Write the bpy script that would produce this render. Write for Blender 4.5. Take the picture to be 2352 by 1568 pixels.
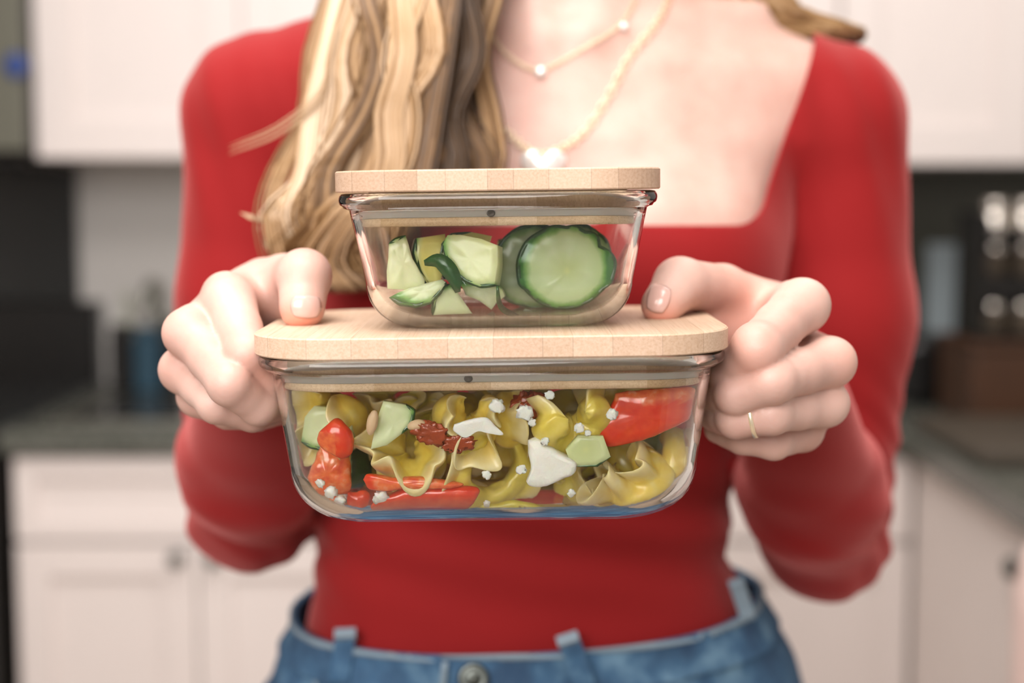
import bpy, bmesh, math, random
import numpy as np
from mathutils import Vector, Matrix, Euler, noise as mnoise
PI = math.pi
SC = bpy.context.scene
COL = SC.collection
random.seed(7)
for o in list(bpy.data.objects):
    bpy.data.objects.remove(o)

# ------------------------------------------------------------------ camera
CAM = Vector((0, 0, 1.28)); TH = math.radians(5.49); F = 2352 * 50 / 36.0
cd = bpy.data.cameras.new('camera'); cam = bpy.data.objects.new('camera', cd); COL.objects.link(cam)
cam.location = CAM; cam.rotation_euler = (PI / 2 - TH, 0, 0)
cd.lens = 50; cd.sensor_width = 36; cd.sensor_fit = 'HORIZONTAL'; cd.clip_start = .05
cd.dof.use_dof = True; cd.dof.focus_distance = .640; cd.dof.aperture_fstop = 3.5
SC.camera = cam
# ------------------------------------------------------------------ light, sky, exposure
w = bpy.data.worlds.new('sky'); SC.world = w; w.use_nodes = True
w.node_tree.nodes['Background'].inputs[0].default_value = (1.0, .94, .91, 1)
w.node_tree.nodes['Background'].inputs[1].default_value = .27
def area(name, loc, target, sx, sy, power, col):
    l = bpy.data.lights.new(name, 'AREA'); l.shape = 'RECTANGLE'; l.size = sx; l.size_y = sy
    l.energy = power; l.color = col
    o = bpy.data.objects.new(name, l); COL.objects.link(o); o.location = loc
    o.rotation_euler = (Vector(target) - Vector(loc)).to_track_quat('-Z', 'Y').to_euler()
    return o
area('ceiling_light', (-.22, .48, 2.42), (-.05, .80, 1.1), 1.2, .8, 25, (1, .93, .90))
area('window_light', (-.55, -.75, 1.85), (0, .75, 1.15), 1.3, .9, 35, (1, .95, .93))
area('kitchen_ceiling_light', (0.1, 1.55, 2.44), (0.1, 2.0, 1.0), 1.8, .5, 18, (1, .95, .92))
SC.view_settings.view_transform = 'Standard'; SC.view_settings.look = 'None'
SC.view_settings.gamma = 1; SC.view_settings.exposure = 0.16
SC.view_settings.use_curve_mapping = False
cy = SC.cycles
cy.use_denoising = True; cy.max_bounces = 24; cy.transmission_bounces = 22; cy.glossy_bounces = 6
cy.transparent_max_bounces = 12; cy.sample_clamp_indirect = 40; cy.blur_glossy = .6

# ------------------------------------------------------------------ helpers
def P(px, py, Y):
    """world point that stands at depth Y on the line of sight of photo pixel px, py"""
    f = Vector((0, math.cos(TH), -math.sin(TH))); up = Vector((0, math.sin(TH), math.cos(TH)))
    d = f + Vector((1, 0, 0)) * ((px - 1176) / F) - up * ((py - 784) / F)
    return CAM + d * (Y / d.y)
def ray(px, py):
    return (P(px, py, 1.0) - CAM)
def PX(p):
    """pixel of a world point"""
    v = Vector(p) - CAM
    f = Vector((0, math.cos(TH), -math.sin(TH))); up = Vector((0, math.sin(TH), math.cos(TH)))
    d = v.dot(f); return 1176 + F * v.x / d, 784 - F * v.dot(up) / d

def link(name, me, mat=None, parent=None):
    o = bpy.data.objects.new(name, me); COL.objects.link(o)
    if mat is not None:
        me.materials.clear(); me.materials.append(mat)
    if parent is not None: o.parent = parent
    return o
def tag(o, label=None, cat=None, group=None, kind=None):
    if label: o['label'] = label
    if cat: o['category'] = cat
    if group: o['group'] = group
    if kind: o['kind'] = kind
    return o
def empty(name, loc=(0, 0, 0)):
    o = bpy.data.objects.new(name, None); COL.objects.link(o); o.location = loc; o.empty_display_size = .02
    return o
def child(parent, o):
    """parent without moving"""
    bpy.context.view_layer.update()
    o.parent = parent; o.matrix_parent_inverse = parent.matrix_world.inverted()
    return o
def mesh(name, V, Fc, smooth=True):
    me = bpy.data.meshes.new(name)
    me.from_pydata([tuple(map(float, v)) for v in V], [], [tuple(map(int, f)) for f in Fc]); me.update()
    if smooth: me.polygons.foreach_set('use_smooth', [True] * len(me.polygons))
    return me
def fixn(me):
    bm = bmesh.new(); bm.from_mesh(me); bmesh.ops.recalc_face_normals(bm, faces=bm.faces); bm.to_mesh(me); bm.free(); return me
def boxm(name, lo, hi, bev=0, seg=2):
    bm = bmesh.new(); bmesh.ops.create_cube(bm, size=1)
    for v in bm.verts:
        v.co = Vector([lo[i] + (v.co[i] + .5) * (hi[i] - lo[i]) for i in range(3)])
    if bev: bmesh.ops.bevel(bm, geom=list(bm.edges), offset=bev, segments=seg, profile=.5, affect='EDGES')
    me = bpy.data.meshes.new(name); bm.to_mesh(me); bm.free(); return me
def box(name, lo, hi, mat, parent=None, bev=0.002):
    return link(name, boxm(name, lo, hi, bev), mat, parent)
def lathe(name, prof, mat, loc, parent=None, n=32, axis=None):
    V = []; Fc = []
    for r, z in prof:
        for k in range(n):
            a = 2 * PI * k / n; V.append((r * math.cos(a), r * math.sin(a), z))
    m = len(prof)
    for i in range(m - 1):
        for k in range(n):
            Fc.append((i * n + k, i * n + (k + 1) % n, (i + 1) * n + (k + 1) % n, (i + 1) * n + k))
    Fc.append(tuple(range(n))[::-1]); Fc.append(tuple((m - 1) * n + k for k in range(n)))
    o = link(name, fixn(mesh(name, V, Fc)), mat, parent); o.location = loc
    if axis is not None: o.rotation_euler = Vector(axis).to_track_quat('Z', 'Y').to_euler()
    return o
def tube_geo(pts, rad, n=6, V=None, Fc=None, closed=False):
    if V is None: V, Fc = [], []
    pts = [Vector(p) for p in pts]; m = len(pts)
    base = len(V); up = Vector((.3, .5, .81))
    for i, p in enumerate(pts):
        a = pts[(i - 1) % m] if (i > 0 or closed) else p; b = pts[(i + 1) % m] if (i < m - 1 or closed) else p
        t = (b - a).normalized(); x = t.cross(up).normalized(); y = t.cross(x)
        r = rad[i] if hasattr(rad, '__len__') else rad
        for k in range(n):
            q = 2 * PI * k / n; V.append(p + x * (r * math.cos(q)) + y * (r * math.sin(q)))
    for i in range(m if closed else m - 1):
        j = (i + 1) % m
        for k in range(n):
            Fc.append((base + i * n + k, base + i * n + (k + 1) % n, base + j * n + (k + 1) % n, base + j * n + k))
    if not closed:
        Fc.append(tuple(base + k for k in range(n))[::-1]); Fc.append(tuple(base + (m - 1) * n + k for k in range(n)))
    return V, Fc
def catmull(pts, n):
    pts = [np.array(p, float) for p in pts]; pts = [2 * pts[0] - pts[1]] + pts + [2 * pts[-1] - pts[-2]]
    out = []; segs = len(pts) - 3
    for i in range(n):
        t = i / (n - 1) * segs; k = min(int(t), segs - 1); t -= k
        a, b, c, d = pts[k:k + 4]
        out.append(.5 * ((2 * b) + (c - a) * t + (2 * a - 5 * b + 4 * c - d) * t * t + (3 * b - a - 3 * c + d) * t ** 3))
    return out

# ------------------------------------------------------------------ materials
def newmat(name):
    m = bpy.data.materials.new(name); m.use_nodes = True
    nt = m.node_tree; return m, nt, nt.nodes['Principled BSDF']
def setp(b, **k):
    for key, v in k.items():
        b.inputs[key.replace('_', ' ')].default_value = v
def plain(name, col, rough=.5, metal=0, spec=.5, sss=0, coat=0, nz=0, nscale=20, bump=0, bscale=200):
    m, nt, b = newmat(name); N = nt.nodes; L = nt.links
    b.inputs['Base Color'].default_value = (*col, 1); b.inputs['Roughness'].default_value = rough
    b.inputs['Metallic'].default_value = metal; b.inputs['Specular IOR Level'].default_value = spec
    if coat: b.inputs['Coat Weight'].default_value = coat; b.inputs['Coat Roughness'].default_value = .12
    if sss:
        b.inputs['Subsurface Weight'].default_value = sss; b.inputs['Subsurface Scale'].default_value = .004
        b.inputs['Subsurface Radius'].default_value = (1, .45, .25)
    tc = N.new('ShaderNodeTexCoord')
    no = N.new('ShaderNodeTexNoise'); no.inputs['Scale'].default_value = nscale; no.inputs['Detail'].default_value = 4
    L.new(tc.outputs['Object'], no.inputs['Vector'])
    mx = N.new('ShaderNodeMix'); mx.data_type = 'RGBA'
    k = nz if nz else .04
    mx.inputs[6].default_value = (*[c * (1 - k) for c in col], 1); mx.inputs[7].default_value = (*[min(1, c * (1 + k)) for c in col], 1)
    L.new(no.outputs['Fac'], mx.inputs[0]); L.new(mx.outputs[2], b.inputs['Base Color'])
    if bump:
        bn = N.new('ShaderNodeTexNoise'); bn.inputs['Scale'].default_value = bscale; bn.inputs['Detail'].default_value = 3
        L.new(tc.outputs['Object'], bn.inputs['Vector'])
        bu = N.new('ShaderNodeBump'); bu.inputs['Strength'].default_value = bump; bu.inputs['Distance'].default_value = .001
        L.new(bn.outputs['Fac'], bu.inputs['Height']); L.new(bu.outputs['Normal'], b.inputs['Normal'])
    return m
def math_node(nt, op, a, b=None, c=None):
    n = nt.nodes.new('ShaderNodeMath'); n.operation = op
    for i, v in enumerate((a, b, c)):
        if v is None: continue
        if isinstance(v, (int, float)): n.inputs[i].default_value = v
        else: nt.links.new(v, n.inputs[i])
    return n.outputs[0]
def ramp(nt, fac, stops):
    r = nt.nodes.new('ShaderNodeValToRGB'); el = r.color_ramp.elements
    while len(el) < len(stops): el.new(.5)
    for e, (p, c) in zip(el, stops): e.position = p; e.color = (*c, 1)
    nt.links.new(fac, r.inputs[0]); return r.outputs[0]
def mixc(nt, fac, a, b, mode='MIX'):
    m = nt.nodes.new('ShaderNodeMix'); m.data_type = 'RGBA'; m.blend_type = mode
    for i, v in ((0, fac), (6, a), (7, b)):
        if isinstance(v, (int, float)): m.inputs[i].default_value = v
        elif isinstance(v, tuple): m.inputs[i].default_value = (*v, 1)
        else: nt.links.new(v, m.inputs[i])
    return m.outputs[2]

def glass_mat():
    m = bpy.data.materials.new('borosilicate_glass'); m.use_nodes = True; nt = m.node_tree
    nt.nodes.clear(); out = nt.nodes.new('ShaderNodeOutputMaterial'); g = nt.nodes.new('ShaderNodeBsdfGlass')
    g.inputs['Color'].default_value = (.985, .995, .987, 1); g.inputs['Roughness'].default_value = 0; g.inputs['IOR'].default_value = 1.46
    nt.links.new(g.outputs[0], out.inputs['Surface']); return m
def bamboo_mat(name, board_strips):
    m, nt, b = newmat(name); N = nt.nodes; L = nt.links
    tc = N.new('ShaderNodeTexCoord'); mp = N.new('ShaderNodeMapping'); mp.inputs['Scale'].default_value = (1, .02, 1)
    L.new(tc.outputs['Object'], mp.inputs['Vector'])
    vo = N.new('ShaderNodeTexVoronoi'); vo.inputs['Scale'].default_value = 1500; L.new(mp.outputs[0], vo.inputs['Vector'])
    n1 = N.new('ShaderNodeTexNoise'); n1.inputs['Scale'].default_value = 900; n1.inputs['Detail'].default_value = 5; L.new(mp.outputs[0], n1.inputs['Vector'])
    n2 = N.new('ShaderNodeTexNoise'); n2.inputs['Scale'].default_value = 60; n2.inputs['Detail'].default_value = 2; L.new(tc.outputs['Object'], n2.inputs['Vector'])
    if board_strips:
        oi = N.new('ShaderNodeObjectInfo'); rnd = oi.outputs['Random']
    else:
        sx = N.new('ShaderNodeSeparateXYZ'); L.new(tc.outputs['Object'], sx.inputs[0])
        f = math_node(nt, 'FLOOR', math_node(nt, 'MULTIPLY', sx.outputs[0], 58))
        wn = N.new('ShaderNodeTexWhiteNoise'); wn.noise_dimensions = '1D'; L.new(f, wn.inputs['W']); rnd = wn.outputs['Value']
    tone = ramp(nt, rnd, [(0, (.49, .335, .225)), (.25, (.60, .44, .315)), (.6, (.67, .50, .37)), (1, (.54, .38, .27))] if board_strips else
                [(0, (.60, .40, .22)), (.5, (.80, .60, .40)), (1, (.70, .49, .29))])
    streak = ramp(nt, n1.outputs['Fac'], [(.3, (.86, .81, .75)), (.62, (1, 1, 1))])
    dots = ramp(nt, vo.outputs['Distance'], [(.10, (.38, .26, .17)), (.30, (1, 1, 1))])
    c = mixc(nt, 1.0, tone, streak, 'MULTIPLY')
    df = math_node(nt, 'MULTIPLY', ramp(nt, n2.outputs['Fac'], [(.35, (.35, .35, .35)), (.75, (1, 1, 1))]), .50 if board_strips else .85)
    c2 = mixc(nt, 1.0, c, dots, 'MULTIPLY'); c3 = mixc(nt, df, c, c2)
    L.new(c3, b.inputs['Base Color']); b.inputs['Roughness'].default_value = .5; b.inputs['Specular IOR Level'].default_value = .35
    bu = N.new('ShaderNodeBump'); bu.inputs['Strength'].default_value = .25; bu.inputs['Distance'].default_value = .0003
    L.new(n1.outputs['Fac'], bu.inputs['Height']); L.new(bu.outputs[0], b.inputs['Normal'])
    return m
def skin_mat():
    m, nt, b = newmat('skin'); N = nt.nodes; L = nt.links
    at = N.new('ShaderNodeAttribute'); at.attribute_name = 'blush_and_shade'
    tc = N.new('ShaderNodeTexCoord'); no = N.new('ShaderNodeTexNoise'); no.inputs['Scale'].default_value = 28; no.inputs['Detail'].default_value = 3
    L.new(tc.outputs['Object'], no.inputs['Vector'])
    c = ramp(nt, no.outputs['Fac'], [(.3, (.55, .325, .265)), (.7, (.65, .44, .37))])
    c = mixc(nt, at.outputs['Fac'], c, (.80, .30, .20))
    L.new(c, b.inputs['Base Color']); b.inputs['Roughness'].default_value = .48
    b.inputs['Subsurface Weight'].default_value = .22; b.inputs['Subsurface Scale'].default_value = .006
    b.inputs['Subsurface Radius'].default_value = (1, .35, .2)
    n2 = N.new('ShaderNodeTexNoise'); n2.inputs['Scale'].default_value = 500; L.new(tc.outputs['Object'], n2.inputs['Vector'])
    bu = N.new('ShaderNodeBump'); bu.inputs['Strength'].default_value = .15; bu.inputs['Distance'].default_value = .0005
    L.new(n2.outputs['Fac'], bu.inputs['Height']); L.new(bu.outputs[0], b.inputs['Normal'])
    return m
def hair_mat():
    m, nt, b = newmat('hair'); N = nt.nodes; L = nt.links
    at = N.new('ShaderNodeAttribute'); at.attribute_name = 'tone'
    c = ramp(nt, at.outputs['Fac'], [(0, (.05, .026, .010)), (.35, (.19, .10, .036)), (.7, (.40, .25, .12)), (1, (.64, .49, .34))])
    L.new(c, b.inputs['Base Color']); b.inputs['Roughness'].default_value = .42; b.inputs['Specular IOR Level'].default_value = .4
    return m
def denim_mat():
    m, nt, b = newmat('denim'); N = nt.nodes; L = nt.links
    tc = N.new('ShaderNodeTexCoord'); n1 = N.new('ShaderNodeTexNoise'); n1.inputs['Scale'].default_value = 38; n1.inputs['Detail'].default_value = 6
    L.new(tc.outputs['Object'], n1.inputs['Vector'])
    mp = N.new('ShaderNodeMapping'); mp.inputs['Scale'].default_value = (1, 1, .25); L.new(tc.outputs['Object'], mp.inputs['Vector'])
    n2 = N.new('ShaderNodeTexNoise'); n2.inputs['Scale'].default_value = 700; L.new(mp.outputs[0], n2.inputs['Vector'])
    c = ramp(nt, n1.outputs['Fac'], [(.36, (.010, .040, .10)), (.54, (.030, .095, .19)), (.72, (.13, .25, .36))])
    c = mixc(nt, math_node(nt, 'MULTIPLY', n2.outputs['Fac'], .28), c, (.20, .30, .40))
    L.new(c, b.inputs['Base Color']); b.inputs['Roughness'].default_value = .9; b.inputs['Specular IOR Level'].default_value = .2
    bu = N.new('ShaderNodeBump'); bu.inputs['Strength'].default_value = .5; bu.inputs['Distance'].default_value = .001
    L.new(n2.outputs['Fac'], bu.inputs['Height']); L.new(bu.outputs[0], b.inputs['Normal'])
    return m
def pasta_mat():
    m, nt, b = newmat('pasta'); N = nt.nodes; L = nt.links
    at = N.new('ShaderNodeAttribute'); at.attribute_name = 'rim'
    oi = N.new('ShaderNodeObjectInfo'); tc = N.new('ShaderNodeTexCoord')
    no = N.new('ShaderNodeTexNoise'); no.inputs['Scale'].default_value = 130; no.inputs['Detail'].default_value = 5; L.new(tc.outputs['Object'], no.inputs['Vector'])
    sep = N.new('ShaderNodeSeparateColor'); L.new(oi.outputs['Color'], sep.inputs[0])
    yel = ramp(nt, no.outputs['Fac'], [(.3, (.92, .62, .05)), (.55, (.94, .70, .11)), (.75, (.94, .77, .26))])
    grn = ramp(nt, no.outputs['Fac'], [(.3, (.58, .56, .05)), (.6, (.80, .70, .10)), (.8, (.88, .77, .22))])
    body = mixc(nt, sep.outputs[0], yel, grn)
    pale = ramp(nt, no.outputs['Fac'], [(.3, (.84, .68, .28)), (.7, (.90, .80, .48))])
    c = mixc(nt, at.outputs['Fac'], body, pale)
    L.new(c, b.inputs['Base Color']); b.inputs['Roughness'].default_value = .3; b.inputs['Coat Weight'].default_value = .25
    b.inputs['Coat Roughness'].default_value = .12
    b.inputs['Subsurface Weight'].default_value = .25; b.inputs['Subsurface Scale'].default_value = .003; b.inputs['Subsurface Radius'].default_value = (1, .8, .3)
    bu = N.new('ShaderNodeBump'); bu.inputs['Strength'].default_value = .35; bu.inputs['Distance'].default_value = .0006
    L.new(no.outputs['Fac'], bu.inputs['Height']); L.new(bu.outputs[0], b.inputs['Normal'])
    return m
def pepper_mat():
    m, nt, b = newmat('red_pepper_flesh'); N = nt.nodes; L = nt.links
    at = N.new('ShaderNodeAttribute'); at.attribute_name = 'rim'; tc = N.new('ShaderNodeTexCoord')
    no = N.new('ShaderNodeTexNoise'); no.inputs['Scale'].default_value = 220; no.inputs['Detail'].default_value = 5; L.new(tc.outputs['Object'], no.inputs['Vector'])
    outer = ramp(nt, no.outputs['Fac'], [(.3, (.74, .035, .010)), (.7, (.84, .08, .02))])
    inner = ramp(nt, no.outputs['Fac'], [(.32, (.74, .10, .04)), (.55, (.88, .20, .06)), (.75, (.92, .45, .26))])
    c = mixc(nt, at.outputs['Fac'], outer, inner)
    L.new(c, b.inputs['Base Color']); b.inputs['Roughness'].default_value = .25; b.inputs['Coat Weight'].default_value = .4
    b.inputs['Subsurface Weight'].default_value = .2; b.inputs['Subsurface Scale'].default_value = .003; b.inputs['Subsurface Radius'].default_value = (1, .2, .1)
    bu = N.new('ShaderNodeBump'); bu.inputs['Strength'].default_value = .3; bu.inputs['Distance'].default_value = .0005
    L.new(no.outputs['Fac'], bu.inputs['Height']); L.new(bu.outputs[0], b.inputs['Normal'])
    return m
def cucumber_mat(name='cucumber_flesh'):
    m, nt, b = newmat(name); N = nt.nodes; L = nt.links
    tc = N.new('ShaderNodeTexCoord'); sep = N.new('ShaderNodeSeparateXYZ'); L.new(tc.outputs['Object'], sep.inputs[0])
    r = math_node(nt, 'SQRT', math_node(nt, 'ADD', math_node(nt, 'POWER', sep.outputs[0], 2), math_node(nt, 'POWER', sep.outputs[1], 2)))
    r = math_node(nt, 'DIVIDE', r, .021)
    no = N.new('ShaderNodeTexNoise'); no.inputs['Scale'].default_value = 160; no.inputs['Detail'].default_value = 5; L.new(tc.outputs['Object'], no.inputs['Vector'])
    rr = math_node(nt, 'ADD', r, math_node(nt, 'MULTIPLY', math_node(nt, 'SUBTRACT', no.outputs['Fac'], .5), .16))
    c = ramp(nt, rr, [(0, (.66, .72, .30)), (.10, (.56, .66, .30)), (.5, (.64, .75, .42)), (.82, (.58, .72, .36)), (.92, (.24, .48, .12)), (1, (.05, .22, .03))])
    oi = N.new('ShaderNodeObjectInfo'); so = N.new('ShaderNodeSeparateColor'); L.new(oi.outputs['Color'], so.inputs[0])
    core = ramp(nt, rr, [(.74, (1, 1, 1)), (.93, (0, 0, 0))])
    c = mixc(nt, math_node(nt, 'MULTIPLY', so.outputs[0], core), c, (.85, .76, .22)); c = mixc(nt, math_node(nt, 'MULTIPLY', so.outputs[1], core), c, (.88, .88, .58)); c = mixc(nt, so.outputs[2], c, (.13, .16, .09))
    L.new(c, b.inputs['Base Color']); b.inputs['Roughness'].default_value = .3; b.inputs['Coat Weight'].default_value = .2
    b.inputs['Subsurface Weight'].default_value = .35; b.inputs['Subsurface Scale'].default_value = .004; b.inputs['Subsurface Radius'].default_value = (.8, 1, .5)
    bu = N.new('ShaderNodeBump'); bu.inputs['Strength'].default_value = .2; bu.inputs['Distance'].default_value = .0006
    L.new(no.outputs['Fac'], bu.inputs['Height']); L.new(bu.outputs[0], b.inputs['Normal'])
    return m
def stone_mat(name, c0, c1, rough):
    m, nt, b = newmat(name); N = nt.nodes; L = nt.links
    tc = N.new('ShaderNodeTexCoord'); no = N.new('ShaderNodeTexNoise'); no.inputs['Scale'].default_value = 90; no.inputs['Detail'].default_value = 6
    L.new(tc.outputs['Object'], no.inputs['Vector'])
    L.new(ramp(nt, no.outputs['Fac'], [(.35, c0), (.65, c1)]), b.inputs['Base Color']); b.inputs['Roughness'].default_value = rough
    return m

M = {}
M['glass'] = glass_mat()
M['bamboo'] = bamboo_mat('bamboo_board', True); M['bamboo_plug'] = bamboo_mat('bamboo_end_grain', False)
M['silicone'] = plain('silicone', (.66, .62, .56), .45, sss=.2)
M['skin'] = skin_mat(); M['hair'] = hair_mat(); M['denim'] = denim_mat()
M['knit'] = plain('red_jersey', (.26, .007, .008), .8, spec=.25, nz=.06, bump=.25, bscale=1500)
M['knit'].node_tree.nodes['Principled BSDF'].inputs['Sheen Weight'].default_value = .55
M['knit'].node_tree.nodes['Principled BSDF'].inputs['Sheen Roughness'].default_value = .4
M['knit'].node_tree.nodes['Principled BSDF'].inputs['Sheen Tint'].default_value = (1, .35, .33, 1)
M['nail'] = plain('fingernail', (.68, .43, .37), .25, coat=.5)
M['gold'] = plain('gold', (1.0, .86, .62), .3, metal=.7)
M['silver'] = plain('polished_pendant', (.96, .94, .90), .2, metal=.35, coat=1)
M['pasta'] = pasta_mat(); M['pepper'] = pepper_mat(); M['cuke'] = cucumber_mat()
M['cukeskin'] = plain('cucumber_skin', (.022, .085, .014), .35, coat=.2, nz=.5, nscale=180, bump=.4, bscale=300)
M['feta'] = plain('feta', (.96, .92, .83), .5, sss=.3, nz=.06, nscale=300, bump=.4, bscale=500)
M['dried'] = plain('sun_dried_tomato', (.36, .055, .012), .35, coat=.4, nz=.4, nscale=250, bump=.6, bscale=400)
M['nut'] = plain('pale_kernel', (.72, .50, .30), .45, sss=.2, nz=.1)
M['herb'] = plain('herb', (.10, .26, .04), .5, nz=.4, nscale=200)
M['juice'] = plain('orange_droplet', (.80, .22, .02), .2, coat=.6)
M['cabinet'] = plain('cabinet_paint', (.76, .70, .67), .45, nz=.02)
M['wall'] = plain('wall_paint', (.62, .60, .57), .7, nz=.03); M['ceiling'] = plain('ceiling_paint', (.82, .79, .76), .8)
M['floor'] = stone_mat('floor_boards', (.30, .22, .16), (.40, .30, .22), .5)
M['counter'] = stone_mat('dark_stone_worktop', (.060, .066, .054), (.14, .145, .125), .22)
M['black'] = plain('black_enamel', (.008, .0075, .007), .25); M['darkglass'] = plain('dark_glass', (.022, .024, .024), .12, spec=.6)
M['steel'] = plain('stainless_steel', (.30, .30, .26), .4, metal=1)
M['door_steel'] = plain('olive_steel', (.13, .13, .10), .45, metal=.3); M['bronze'] = plain('dark_metal', (.10, .11, .10), .35, metal=1)
M['chrome'] = plain('chrome', (.75, .75, .72), .12, metal=1)
M['blueled'] = plain('unlit_blue_led', (.015, .05, .22), .4)
M['teal'] = plain('teal_plastic', (.008, .045, .075), .4); M['milky'] = plain('pale_plastic', (.45, .46, .38), .4)
M['bluegrey'] = plain('blue_grey_card', (.26, .31, .33), .6); M['brown'] = plain('brown_wood', (.055, .020, .006), .5, nz=.3, nscale=15)
M['tan'] = plain('dull_brown_wood', (.06, .048, .034), .55, nz=.25, nscale=15); M['pink'] = plain('pale_pink_towel', (.80, .62, .57), .9, nz=.05, bump=.5, bscale=400)
M['spice'] = plain('dark_spice', (.05, .035, .02), .7); M['tin'] = plain('tin_lid', (.70, .66, .60), .2, metal=1)
M['olive'] = plain('dark_olive_panel', (.055, .055, .040), .4)
M['thread'] = plain('pale_stitch_denim', (.20, .27, .32), .9)

# ================================================================== SETTING
def S(o): return tag(o, kind='structure')
S(box('floor', (-2.4, -2.0, -.06), (2.4, 3.16, 0), M['floor'], bev=0))
S(box('ceiling', (-2.4, -2.0, 2.5), (2.4, 3.16, 2.56), M['ceiling'], bev=0))
S(box('wall_back', (-2.4, 3.0, 0), (2.4, 3.1, 2.5), M['wall'], bev=0))
S(box('wall_left', (-2.4, -2.0, 0), (-2.3, 3.0, 2.5), M['wall'], bev=0))
S(box('wall_right', (1.32, -.4, 0), (1.42, 3.0, 2.5), M['wall'], bev=0))

def shaker(parent, name, x0, x1, z0, z1, y, mat, t=.02, fw=.055):
    """framed door or drawer front facing -Y, recessed panel"""
    bm = bmesh.new()
    def b(lo, hi):
        r = bmesh.ops.create_cube(bm, size=1)['verts']
        for v in r: v.co = Vector([lo[i] + (v.co[i] + .5) * (hi[i] - lo[i]) for i in range(3)])
    b((x0, y - t, z0), (x0 + fw, y, z1)); b((x1 - fw, y - t, z0), (x1, y, z1))
    b((x0 + fw, y - t, z0), (x1 - fw, y, z0 + fw)); b((x0 + fw, y - t, z1 - fw), (x1 - fw, y, z1))
    b((x0 + fw, y - t * .5, z0 + fw), (x1 - fw, y, z1 - fw))
    me = bpy.data.meshes.new(name); bm.to_mesh(me); bm.free()
    return link(name, me, mat, parent)
def knob(parent, loc, ax=(0, -1, 0), r=.013):
    return lathe('knob', [(r * .4, 0), (r * .4, .012), (r, .016), (r, .024), (r * .6, .028)], M['bronze'], loc, parent, 16, ax)
def base_cab(x0, x1, label, drawers=True, knobs=(1,)):
    r = empty('base_cabinet', ((x0 + x1) / 2, 2.67, 0)); tag(r, label, 'cabinet')
    def c(o): return child(r, o)
    c(box('carcass', (x0, 2.39, .09), (x1, 2.96, .86), M['cabinet'])); c(box('toe_kick', (x0 + .002, 2.45, 0), (x1 - .002, 2.9, .089), M['black']))
    mid = (x0 + x1) / 2
    d = shaker(None, 'drawer', x0 + .004, x1 - .004, .715, .855, 2.389, M['cabinet'], fw=.035); c(d)
    for i, (a, bq) in enumerate(((x0 + .004, mid - .002), (mid + .002, x1 - .004))):
        d = shaker(None, 'door', a, bq, .10, .706, 2.389, M['cabinet']); c(d)
        child(d, knob(None, ((bq - .03) if i == 0 else (a + .03), 2.369, .686)))
    return r
base_cab(-.845, -.225, 'white shaker base cabinet under the dark worktop, left of the woman')
base_cab(-.223, .679, 'white shaker base cabinet behind the jeans, left of the right-hand worktop corner')
def upper_cab(x0, x1, z0, label):
    r = empty('wall_cabinet', ((x0 + x1) / 2, 2.82, z0)); tag(r, label, 'cabinet')
    child(r, box('carcass', (x0, 2.67, z0), (x1, 2.995, 2.2), M['cabinet']))
    mid = (x0 + x1) / 2
    for i, (a, b) in enumerate(((x0 + .002, mid - .0015), (mid + .0015, x1 - .002))):
        d = shaker(None, 'door', a, b, z0 + .002, 2.19, 2.669, M['cabinet'], fw=.07); child(r, d)
    return r
zc = P(150, 364, 2.65).z
upper_cab(P(76, 100, 2.65).x, -.115, zc, 'cream wall cabinet over the left worktop, behind the woman\'s right shoulder')
upper_cab(-.112, .60, zc, 'cream wall cabinet hidden behind the woman\'s head and neck')
zc2 = P(2200, 377, 2.65).z
upper_cab(.603, 1.315, zc2, 'cream wall cabinet over the dark olive panel, right of the woman')
# worktop
r = empty('kitchen_worktop', (0, 2.6, .87)); tag(r, 'dark stone worktop turning the corner behind the woman', 'worktop')
child(r, box('worktop_slab', (-.86, 2.35, .865), (1.315, 2.995, .905), M['counter'], bev=.004))
child(r, box('side_slab', (.65, 1.45, .865), (1.315, 2.349, .905), M['counter'], bev=.004))
# right run cabinet (front faces -X)
r = empty('side_base_cabinet', (1.0, 1.9, 0)); tag(r, 'white base cabinet of the right-hand run, with dark handles', 'cabinet')
child(r, box('carcass', (.70, 1.45, .09), (1.31, 2.38, .86), M['cabinet'])); child(r, box('toe_kick', (.76, 1.46, 0), (1.3, 2.38, .089), M['black']))
for k, (a, b) in enumerate(((1.455, 1.90), (1.903, 2.375))):
    d = box('door', (.682, a, .10), (.699, b, .855), M['cabinet']); child(r, d)
    if k == 0: child(d, knob(None, (.682, b - .05, .80), (-1, 0, 0), .015))
# towel hanging over the drawer of the right run
V = []; Fc = []
nx_, nz_ = 14, 16
for side in (0, 1):
    for i in range(nx_ + 1):
        for j in range(nz_ + 1):
            u = i / nx_; v = j / nz_
            y = 1.50 + .23 * u; z = .862 - .46 * v + .006 * math.sin(u * 9)
            x = .652 - .022 - .010 * math.sin(u * 17 + v) * (.4 + v) - (.012 if side == 0 else 0) + .018 * max(0, 1 - v * 9)
            V.append((x, y, z))
def gi(s, i, j): return s * (nx_ + 1) * (nz_ + 1) + i * (nz_ + 1) + j
for i in range(nx_):
    for j in range(nz_):
        Fc.append((gi(0, i, j), gi(0, i + 1, j), gi(0, i + 1, j + 1), gi(0, i, j + 1))); Fc.append((gi(1, i, j), gi(1, i, j + 1), gi(1, i + 1, j + 1), gi(1, i + 1, j)))
for i in range(nx_):
    Fc.append((gi(0, i, 0), gi(1, i, 0), gi(1, i + 1, 0), gi(0, i + 1, 0))); Fc.append((gi(0, i, nz_), gi(0, i + 1, nz_), gi(1, i + 1, nz_), gi(1, i, nz_)))
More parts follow.
